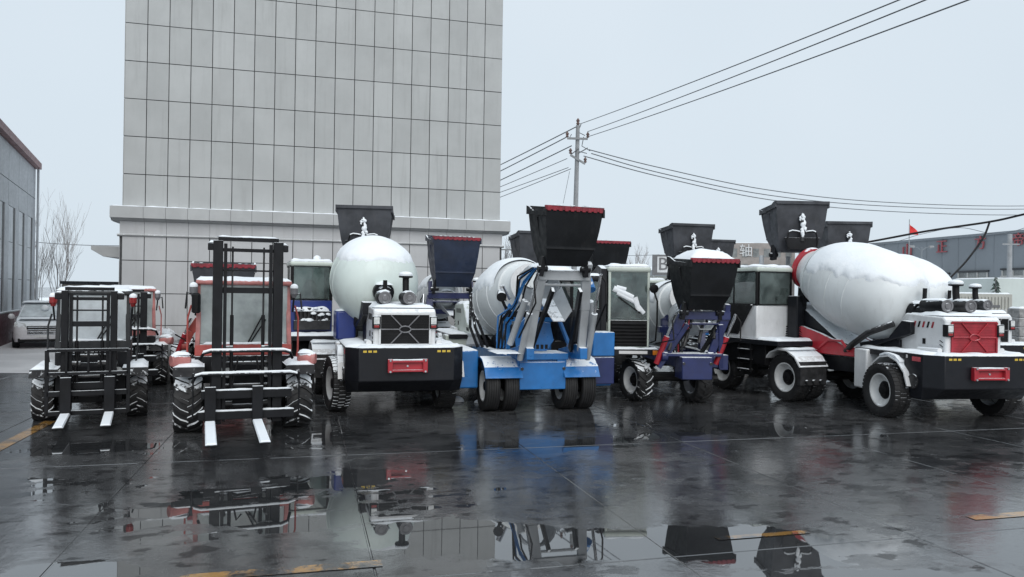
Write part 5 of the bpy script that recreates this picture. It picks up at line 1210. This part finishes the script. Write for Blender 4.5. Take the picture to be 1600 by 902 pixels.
# ------------------------------------------------------------------ silver car at the back left
def car(label, loc, rz):
    t = thing('parked_car', label, 'car', loc, rz)
    # local: -y is the nose
    def sec(y, hw, z0, z1, tb=.85, n=6):
        pts = []
        prof = [(hw * .93, z0), (hw, z0 + (z1 - z0) * .25), (hw, z0 + (z1 - z0) * .6), (hw * .96, z0 + (z1 - z0) * .85), (hw * tb, z1)]
        pts = [(x, y, z) for x, z in prof] + [(-x, y, z) for x, z in prof[::-1]]
        return pts
    S = [sec(-2.25, .66, .34, .66, .8), sec(-2.15, .80, .24, .82, .85), sec(-1.9, .87, .22, .92, .88), sec(-1.2, .90, .22, 1.02, .88), sec(-.7, .90, .22, 1.06, .9), sec(1.2, .90, .22, 1.06, .9), sec(1.9, .88, .24, 1.06, .9), sec(2.2, .82, .34, .98, .85)]
    body = MB().loft(S).build('body', 'car_silver', t, smooth=45)
    G = [sec(-1.05, .80, 1.0, 1.04, .98), sec(-.35, .76, 1.0, 1.46, .82), sec(.1, .76, 1.0, 1.55, .80), sec(1.1, .76, 1.0, 1.55, .80), sec(1.75, .76, 1.0, 1.36, .82), sec(2.1, .78, 1.0, 1.06, .95)]
    cabn = MB().loft(G).build('cabin', 'car_silver', t, smooth=45)
    ws = MB(); ws.add([(-.74, -1.02, 1.06), (.74, -1.02, 1.06), (.60, -.38, 1.455), (-.60, -.38, 1.455), (-.74, -1.04, 1.075), (.74, -1.04, 1.075), (.60, -.40, 1.472), (-.60, -.40, 1.472)], [(0, 1, 2, 3), (4, 5, 6, 7), (0, 1, 5, 4), (1, 2, 6, 5), (2, 3, 7, 6), (3, 0, 4, 7)])
    ws.build('windscreen', 'iced_glass', cabn)
    MB().snow(-.72, .72, -.4, 1.3, 1.545, .05, seed=3).build('snow', 'snow', cabn, smooth=60)
    MB().snow(-.7, .7, -1.9, -1.1, 1.0, .05, seed=4).build('snow', 'snow', body, smooth=60)
    s = MB(); s.lathe([(0, .05), (.05, .12), (.12, .13), (.2, .05)], (.02, -.66, 1.28), (0, -.5, .8), 12); s.build('snow', 'snow', cabn, smooth=60)
    for z in (.50, .58, .66, .74): MB().box(-.42, .42, -2.27, -2.22, z - .012, z + .012).build('grille_bar', 'chrome', body)
    MB().box(-.45, .45, -2.25, -2.18, .46, .78).build('grille', 'black_bare', body, bev=.02)
    MB().box(-.7, .7, -2.24, -2.12, .24, .36).build('lower_intake', 'black_bare', body, bev=.02)
    MB().box(-.24, .24, -2.29, -2.26, .38, .48).build('number_plate', 'sticker_white', body)
    for sx in (-1, 1):
        l = MB(); l.loft([[(sx * .46, -2.22, .70), (sx * .46, -2.2, .80), (sx * .50, -2.1, .86)], [(sx * .82, -2.08, .74), (sx * .82, -2.02, .86), (sx * .80, -1.9, .92)]]); l.build('headlight', 'lamp_glass', body)
        MB().lathe([(0, .05), (.03, .10), (.10, .10), (.16, .05)], (sx * .98, -.85, 1.06), (sx * .2, .9, 0), 10).build('door_mirror', 'car_silver', body)
        MB().box(sx * .9 - .006, sx * .9 + .006, -.6, .5, .42, 1.02).build('door', 'car_silver', body)
        for y in (-1.4, 1.35): wheel(t, sx * .80, y, .32, .21, 'rib', sx, 'rim_grey', 'rubber')
        MB().add([(sx * .745, -.75, 1.08), (sx * .745, 1.5, 1.08), (sx * .645, 1.2, 1.47), (sx * .645, -.2, 1.47), (sx * .765, -.75, 1.08), (sx * .765, 1.5, 1.08), (sx * .67, 1.2, 1.47), (sx * .67, -.2, 1.47)], [(0, 1, 2, 3), (4, 5, 6, 7), (0, 1, 5, 4), (1, 2, 6, 5), (2, 3, 7, 6), (3, 0, 4, 7)]).build('side_window', 'window_glass', cabn)
    return t
car('silver car powdered with snow beside the grey hall', (at(70, 540, 28.3).x, 28.3, 0.006), 29)

# ------------------------------------------------------------------ text as mesh
def text_mesh(ch, size, depth=.03):
    cu = bpy.data.curves.new('t', 'FONT'); cu.body = ch; cu.size = size; cu.extrude = depth; cu.align_x = 'CENTER'; cu.align_y = 'CENTER'
    o = bpy.data.objects.new('t', cu); COL.objects.link(o)
    dg = bpy.context.evaluated_depsgraph_get(); me = bpy.data.meshes.new_from_object(o.evaluated_get(dg))
    bpy.data.objects.remove(o); bpy.data.curves.remove(cu)
    return me

# ------------------------------------------------------------------ long dark factory on the right
p0 = at(1352, 384, 92); p1 = at(1620, 362, 69)
fd = Vector((p1.x - p0.x, p1.y - p0.y, 0)); FL = fd.length; ang = math.atan2(fd.y, fd.x)
FZ = (p0.z + p1.z) / 2
FC = thing('factory', 'long dark grey factory with red sign characters beyond the fence', 'building', (p0.x, p0.y, 0), math.degrees(ang))
# local: +x along the facade toward the camera, facade faces local -y
MB().box(-14, FL + 8, 0, 25, 0, FZ).build('wall', 'factory_grey', FC, smooth=0)
MB().box(-14.1, FL + 8.1, -.12, 25.1, FZ, FZ + .25).build('parapet', 'factory_grey', FC)
for k in range(22):
    MB().box(-12 + k * 2.2, -12 + k * 2.2 + .05, -.03, 0.0, 0, FZ).build('cladding_seam', 'factory_grey', FC, smooth=0)
def fac_x(px):                                                      # where the ray through a pixel column meets the facade
    lo, hi = -20.0, FL + 10
    for _ in range(40):
        md = (lo + hi) / 2; q = Vector((p0.x, p0.y, 0)) + fd.normalized() * md
        if 800 + 1200 * q.x / q.y < px: lo = md
        else: hi = md
    return lo
for ch, px, py in (('梁', 1368, 398), ('山', 1418, 393), ('正', 1472, 387), ('方', 1532, 381), ('帝', 1592, 376)):
    X = fac_x(px); q = Vector((p0.x, p0.y, 0)) + fd.normalized() * X; zz = at(px, py, q.y).z
    me = text_mesh(ch, 1.5 * (q.y / 80), .06); me.materials.append(MATS['letter_red'])
    o = obj('sign_character', me, FC, loc=(X, -.14, zz)); o.rotation_euler = (R(90), 0, 0); o.scale.x = 1.05
for px, py in ((1462, 441), (1520, 438), (1592, 435)):
    X = fac_x(px); q = Vector((p0.x, p0.y, 0)) + fd.normalized() * X; zz = at(px, py, q.y).z
    wv = MB().box(X - 1.8, X + 1.8, -.06, -.02, zz - .95, zz + .75).build('window', 'factory_window', FC)
    for dx in (-1.8, -.6, .6, 1.8): MB().box(X + dx - .07, X + dx + .07, -.12, -.05, zz - .95, zz + .75).build('mullion', 'window_bar', wv)
    MB().box(X - 2.0, X + 2.0, -.14, -.05, zz + .10, zz + .26).build('mullion', 'window_bar', wv)
    MB().box(X - 2.0, X + 2.0, -.2, -.05, zz - 1.1, zz - .95).build('sill', 'window_bar', wv)
    MB().box(X - 2.0, X + 2.0, -.16, -.02, zz + .8, zz + .95).build('lintel', 'strip_dark', wv)

def block(name, label, cat, px0, px1, pyt, Y, depth, mt, rz=0, **kw):
    a, b = at(px0, pyt, Y), at(px1, pyt, Y); t = thing(name, label, cat, ((a.x + b.x) / 2, Y, 0), rz); hw = (b.x - a.x) / 2; h = (a.z + b.z) / 2
    MB().box(-hw, hw, 0, depth, 0, h).build('wall', mt, t, bev=.02)
    return t, hw, h
# tan brick block with white characters
t, hw, h = block('brick_block', 'distant tan brick block with white characters', 'building', 1118, 1240, 380, 110, 14, 'brick_tan', -8)
MB().snow(-hw, hw, 0, 14, h, .3, 12, 6).build('snow', 'snow', t)
for k in range(7):
    for j in range(2): MB().box(-hw + .9 + k * 1.5, -hw + 1.7 + k * 1.5, -.05, .02, h - 2.0 - j * 2.2, h - .8 - j * 2.2).build('window', 'factory_window', t)
for k, ch in enumerate('轴'):
    me = text_mesh(ch, 1.9, .05); me.materials.append(MATS['letter_white']); o = obj('sign_character', me, t, loc=(-1.2 + k * 0.0, -.12, h - 1.2 - k * 2.1)); o.rotation_euler = (R(90), 0, 0)
# sign board with a letter B
a = at(1032, 428, 58)
t = thing('sign_board', 'grey sign board with a pale letter B above the cab', 'sign', (a.x, 58, 0), -6)
MB().box(-.62, .62, 0, .18, a.z - .1, a.z + 1.45).build('board', 'sign_grey', t, bev=.02)
MB().box(-.25, .58, -.03, -.002, a.z + .1, a.z + 1.3).build('face', 'letter_white', t)
me = text_mesh('B', 1.35, .01); me.materials.append(MATS['sign_grey']); o = obj('letter', me, t, loc=(.17, -.045, a.z + .7)); o.rotation_euler = (R(90), 0, 0)
for x in (-.5, .5): MB().tube((x, .09, 0), (x, .09, a.z), .06, None, 8).build('post', 'concrete_pole', t)
# snowy roofed houses in the distance
def house(label, px0, px1, pye, pyr, Y, rz=0):
    a, b = at(px0, pye, Y), at(px1, pye, Y); r_ = at((px0 + px1) / 2, pyr, Y); t = thing('snowy_house', label, 'house', ((a.x + b.x) / 2, Y, 0), rz); hw = (b.x - a.x) / 2; he = a.z; hr = r_.z
    MB().box(-hw, hw, 0, 7, 0, he).build('wall', 'container_beige', t)
    MB().prism([(-hw - .3, he), (hw + .3, he), (0, hr)], -.4, 7.4, 'y').build('roof', 'snow', t)
    MB().prism([(-hw - .35, he - .08), (hw + .35, he - .08), (hw + .3, he), (0, hr - .1), (-hw - .3, he)], -.45, -.4, 'y').build('gable_board', 'factory_grey', t)
    for x in (-hw * .5, hw * .5): MB().box(x - .5, x + .5, -.05, .02, he - 1.6, he - .5).build('window', 'factory_window', t)
house('distant snow-roofed house right of the dark skip', 962, 1010, 440, 425, 75, 0)
house('distant snow-roofed house behind the pale sign board', 1004, 1062, 430, 414, 85, 0)
# low snow-covered wall and shed right of the tower
t, hw, h = block('white_shed', 'low white snow-covered shed right of the tower', 'shed', 776, 838, 428, 36, 4, 'letter_white', 0)
MB().snow(-hw - .1, hw + .1, -.2, 4, h, .12, 14, 8).build('snow', 'snow', t)
MB().box(-hw, hw, -.06, -.001, h - .45, h - .35).build('ledge', 'cornice_stone', t)
# beige container, pale wall, fence and pier on the right edge
t, hw, h = block('shipping_container', 'beige site container behind the air cleaners', 'container', 1462, 1585, 459, 31, 2.4, 'container_beige', 4)
for k in range(22): MB().box(-hw + .04 + k * (2 * hw - .08) / 22, -hw + .04 + (k + .5) * (2 * hw - .08) / 22, -.035, -.001, .1, h - .12).build('corrugation', 'container_beige', t)
MB().snow(-hw, hw, 0, 2.4, h, .05).build('snow', 'snow', t)
MB().box(hw - .9, hw - .55, -.05, -.036, h - .55, h - .45).build('marking', 'sign_grey', t)
t, hw, h = block('pale_shed', 'pale green shed at the right edge above the container', 'shed', 1558, 1680, 436, 42, 5, 'pale_green_wall', 0)
MB().snow(-hw, hw, 0, 5, h, .08, 12, 8).build('snow', 'snow', t)
fn = thing('picket_fence', 'white picket fence behind the red-grilled mixer', 'fence', (at(1490, 500, 27).x, 27, 0), 3)
zt = at(1560, 482, 27).z
for k in range(30):
    x = k * .125; MB().prism([(x, .08), (x + .06, .08), (x + .06, zt - .05), (x + .03, zt), (x, zt - .05)], 0, .03, 'y').build('picket', 'fence_white', fn, smooth=0)
for z in (.35, zt - .35): MB().box(0, 3.75, .03, .07, z - .03, z + .03).build('rail', 'fence_white', fn)
a = at(1592, 482, 26)
sp_ = thing('stone_pier', 'rough grey stone pier at the right edge', 'pier', (a.x + .15, 26, 0), 3)
nr = 6; bh = (a.z) / nr
for j in range(nr):
    for i in range(2):
        o = (j % 2) * .18
        MB().box(-.36 + i * (.36 + o * (1 if i else 0)) + .006, (-.36 + .36 + o if i == 0 else .36) - .006, -.3 + random.uniform(-.02, .02), .3, j * bh + .006, (j + 1) * bh - .006).build('stone', 'stone_pier', sp_, bev=.02)
MB().snow(-.36, .36, -.3, .3, a.z, .06).build('snow', 'snow', sp_)
# snowy conifers far off
def conifer(label, px, pyt, Y, w_):
    a = at(px, pyt, Y); t = thing('conifer', label, 'tree', (a.x, Y, 0)); rnd = random.Random(px)
    MB().tube((0, 0, 0), (0, 0, a.z), .12, .03, 6).build('trunk', 'bark_dark', t)
    c = MB()
    for k in range(90):
        f = k / 90; z = a.z * (.25 + .75 * f); rr = w_ * (1 - f) + .1; an = rnd.uniform(0, 6.28); e = Vector((math.cos(an) * rr, math.sin(an) * rr, -rr * .35)); sd_ = Vector((-math.sin(an), math.cos(an), 0)) * rr * .3
        b = Vector((0, 0, z)); c.add([b, b + e * .6 + sd_, b + e, b + e * .6 - sd_, b + e * .5 + Vector((0, 0, .12))], [(0, 1, 4), (1, 2, 4), (2, 3, 4), (3, 0, 4)])
    c.build('crown', 'conifer', t, smooth=0, recalc=False)
conifer('small snow-dusted conifer in the distance beside the dark skip', 976, 408, 66, .9)
conifer('snow-dusted conifer by the pale shed at right', 1556, 434, 40, .7)

# ------------------------------------------------------------------ utility pole and lines
PY = 40.0; pt = at(903, 196, PY)
UP = thing('utility_pole', 'tall concrete utility pole with cross arms and insulators', 'utility pole', (at(897, 330, PY).x, PY, 0))
lx = pt.x - UP.location.x
MB().tube((0, 0, 0), (lx, 0, pt.z), .17, .10, 14).build('pole', 'concrete_pole', UP)
def arm(py, pxa, pxb, drop=.0):
    a, b = at(pxa, py, PY), at(pxb, py + drop, PY); o = MB().bar((a.x - UP.location.x, -.12, a.z), (b.x - UP.location.x, -.12, b.z), .10, .10).build('cross_arm', 'concrete_pole', UP)
    return a, b
for (py, pa, pb, dr) in ((217, 886, 918, 1), (243, 891, 914, 14)):
    a, b = arm(py, pa, pb, dr)
    for q in (a, b): MB().lathe([(0, .03), (.05, .09), (.12, .05), (.17, .10), (.24, .06), (.3, .03)], (q.x - UP.location.x, -.12, q.z + .05), (0, 0, 1), 10).build('insulator', 'insulator', UP)
MB().lathe([(0, .04), (.08, .10), (.16, .06), (.24, .1), (.36, .03)], (lx, 0, pt.z), (0, 0, 1), 10).build('insulator', 'insulator', UP)
for (pa, pya, pb, pyb) in ((891, 243, 904, 233), (904, 240, 918, 232)):
    a, b = at(pa, pya, PY), at(pb, pyb, PY); MB().bar((a.x - UP.location.x, -.12, a.z), (b.x - UP.location.x, -.1, b.z), .05, .05).build('brace', 'wire_dark', UP)
for (pa, pya, pb, pyb) in ((908, 194, 914, 212), (893, 210, 900, 218), (905, 226, 917, 240), (912, 214, 922, 236)):
    a, b = at(pa, pya, PY), at(pb, pyb, PY); m_ = (a + b) / 2 + Vector((-.25, .1, -.1)); UPv = Vector((UP.location.x, PY, 0))
    MB().path([a - UPv, m_ - UPv, b - UPv], .022, 5).build('jumper_wire', 'wire_dark', UP)
def wire(label, pts, r, sag=0.0, name='power_line', group='power lines on the utility pole', mt='wire_dark'):
    P = [Vector(p) for p in pts]
    if len(P) == 2:
        a, b = P; P = []
        for k in range(25):
            f = k / 24; q = a.lerp(b, f); q.z -= sag * 4 * f * (1 - f); P.append(q)
    else:                                                           # smooth through the given points
        Q = []
        for i in range(len(P) - 1):
            q0, q1, q2, q3 = P[max(0, i - 1)], P[i], P[i + 1], P[min(len(P) - 1, i + 2)]
            for k in range(8):
                f = k / 8; Q.append(.5 * ((2 * q1) + (q2 - q0) * f + (2 * q0 - 5 * q1 + 4 * q2 - q3) * f * f + (3 * q1 - q0 - 3 * q2 + q3) * f ** 3))
        P = Q + [P[-1]]
    o = MB().path(P, r, 6).build(name, mt); return tag(o, label, 'cable', group)
# toward the camera, overhead to the right
for (pa, pya, pb, pyb, lb) in ((906, 194, 1395, 0, 'topmost overhead wire rising from the pole to the upper right'), (918, 206, 1437, 0, 'middle overhead wire rising from the pole to the upper right'), (918, 214, 1505, 0, 'lowest of three wires rising from the pole to upper right')):
    A = at(pa, pya, PY); sl = (pyb - pya) / (pb - pa); pe = 1760; B = at(pe, pyb + sl * (pe - pb), 13.0)
    wire(lb, [A, B], .017, .10)
# behind the tower to the left
for i, (pa, pya, pb, pyb) in enumerate(((903, 197, 775, 258), (888, 213, 775, 268), (893, 228, 775, 282), (886, 248, 775, 292), (888, 262, 775, 300), (892, 264, 775, 308))):
    sl = (pyb - pya) / (pb - pa); pe = 560; A = at(pa, pya, PY); B = at(pe, pyb + sl * (pe - pb), 62)
    wire(('first', 'second', 'third', 'fourth', 'fifth', 'sixth')[i] + ' wire from the top running from the pole behind the tower', [A, B], .028 if i < 3 else .018, .15)
# right-hand lines sagging across the sky
for i, (pa, pya, ym, ye) in enumerate(((920, 234, (262, 297, 316), 322), (924, 240, (270, 305, 322), 327), (912, 244, (276, 312, 330), 336))):
    P = [at(pa, pya, PY)] + [at(x, y, d) for x, y, d in zip((1030, 1200, 1380), ym, (42, 46, 50))] + [at(1600, ye, 55), at(1780, ye - 10, 60)]
    wire(('upper', 'middle', 'lower')[i] + ' long wire sagging from the pole to the right edge', P, .026)
P = [at(880, 318, 40), at(890, 268, 40)]
wire('thin stay wire slanting down beside the utility pole', P, .012, 0, group='stay wires')
# thick service cables at right
wire('thick dark cable crossing in front of the factory', [at(1300, 385, 34), at(1352, 379, 34), at(1450, 361, 33), at(1545, 347, 32), at(1600, 335, 31), at(1720, 306, 29)], .05, group='service cables', mt='black_bare')
wire('thick cable hanging down from the service line at right', [at(1546, 348, 32), at(1536, 372, 32), at(1510, 408, 32), at(1480, 440, 32), at(1468, 462, 32)], .04, group='service cables', mt='black_bare')
wire('thin wire dipping below the thick service cable', [at(1352, 381, 34), at(1398, 378, 33.5), at(1440, 366, 33), at(1500, 356, 32.5), at(1560, 366, 32), at(1620, 350, 31)], .012, group='service cables')
wire('thin distant wire running left above the snowy houses', [at(930, 397, 60), at(1030, 398, 62)], .02, .1, group='service cables')
wire('thin distant wire between the hall and the tower', [at(50, 378, 60), at(200, 384, 60)], .03, .1, group='service cables')
# pole by the right edge, lamp post, flag, left service pole
p = at(1578, 366, 45); t = thing('concrete_pole', 'plain pale concrete pole before the factory at right', 'pole', (p.x, 45, 0))
MB().tube((0, 0, 0), (0, 0, p.z), .16, .12, 12).build('shaft', 'concrete_pole', t)
MB().bar((-.5, -.1, p.z - .6), (.5, -.1, p.z - .6), .06, .08).build('cross_arm', 'concrete_pole', t)
p = at(1440, 386, 55); t = thing('street_lamp', 'small twin-headed street lamp before the factory', 'street lamp', (p.x, 55, 0))
MB().tube((0, 0, 0), (0, 0, p.z), .08, .05, 8).build('post', 'factory_grey', t)
for sx in (-1, 1):
    MB().path([(0, 0, p.z - .3), (sx * .3, 0, p.z - .05), (sx * .6, 0, p.z)], .03, 6).build('arm', 'factory_grey', t)
    MB().lathe([(0, .03), (.05, .10), (.35, .08), (.4, .02)], (sx * .5, 0, p.z), (sx, 0, .05), 8).build('lamp_head', 'concrete_pole', t)
p = at(1421, 343, 60); t = thing('flag', 'red flag on a thin pole above the dark factory', 'flag', (p.x, 60, 0))
MB().tube((0, 0, 0), (0, 0, p.z), .05, .03, 8).build('flagpole', 'concrete_pole', t)
f = MB(); n = 8; vs = []
for j in range(n + 1):
    for i in range(7):
        u, v = i / 6, j / n
        vs.append((.03 + u * .68 * (0.35 + 0.65 * math.sin(min(1, v * 1.15) * 1.57)), .08 * math.sin(u * 5 + v * 2), p.z - .35 - v * .85 - u * .28 * (1 - v)))
fs = [(j * 7 + i, j * 7 + i + 1, (j + 1) * 7 + i + 1, (j + 1) * 7 + i) for j in range(n) for i in range(6)]
fo = f.add(vs, fs).build('cloth', 'flag_red', t, smooth=60, recalc=False); so_ = fo.modifiers.new('thick', 'SOLIDIFY'); so_.thickness = .01
p = at(779, 366, 37); t = thing('service_pole', 'thin grey service pole at the right edge of the tower', 'pole', (p.x, 37, 0))
MB().tube((0, 0, 0), (0, 0, p.z), .10, .08, 10).build('shaft', 'concrete_pole', t)
MB().bar((-.2, -.1, p.z - .75), (1.1, -.1, p.z - .75), .05, .06).build('cross_arm', 'concrete_pole', t)
MB().tube((.35, -.1, p.z - .75), (.35, -.1, p.z - 1.5), .03, None, 6).build('drop_pipe', 'concrete_pole', t)
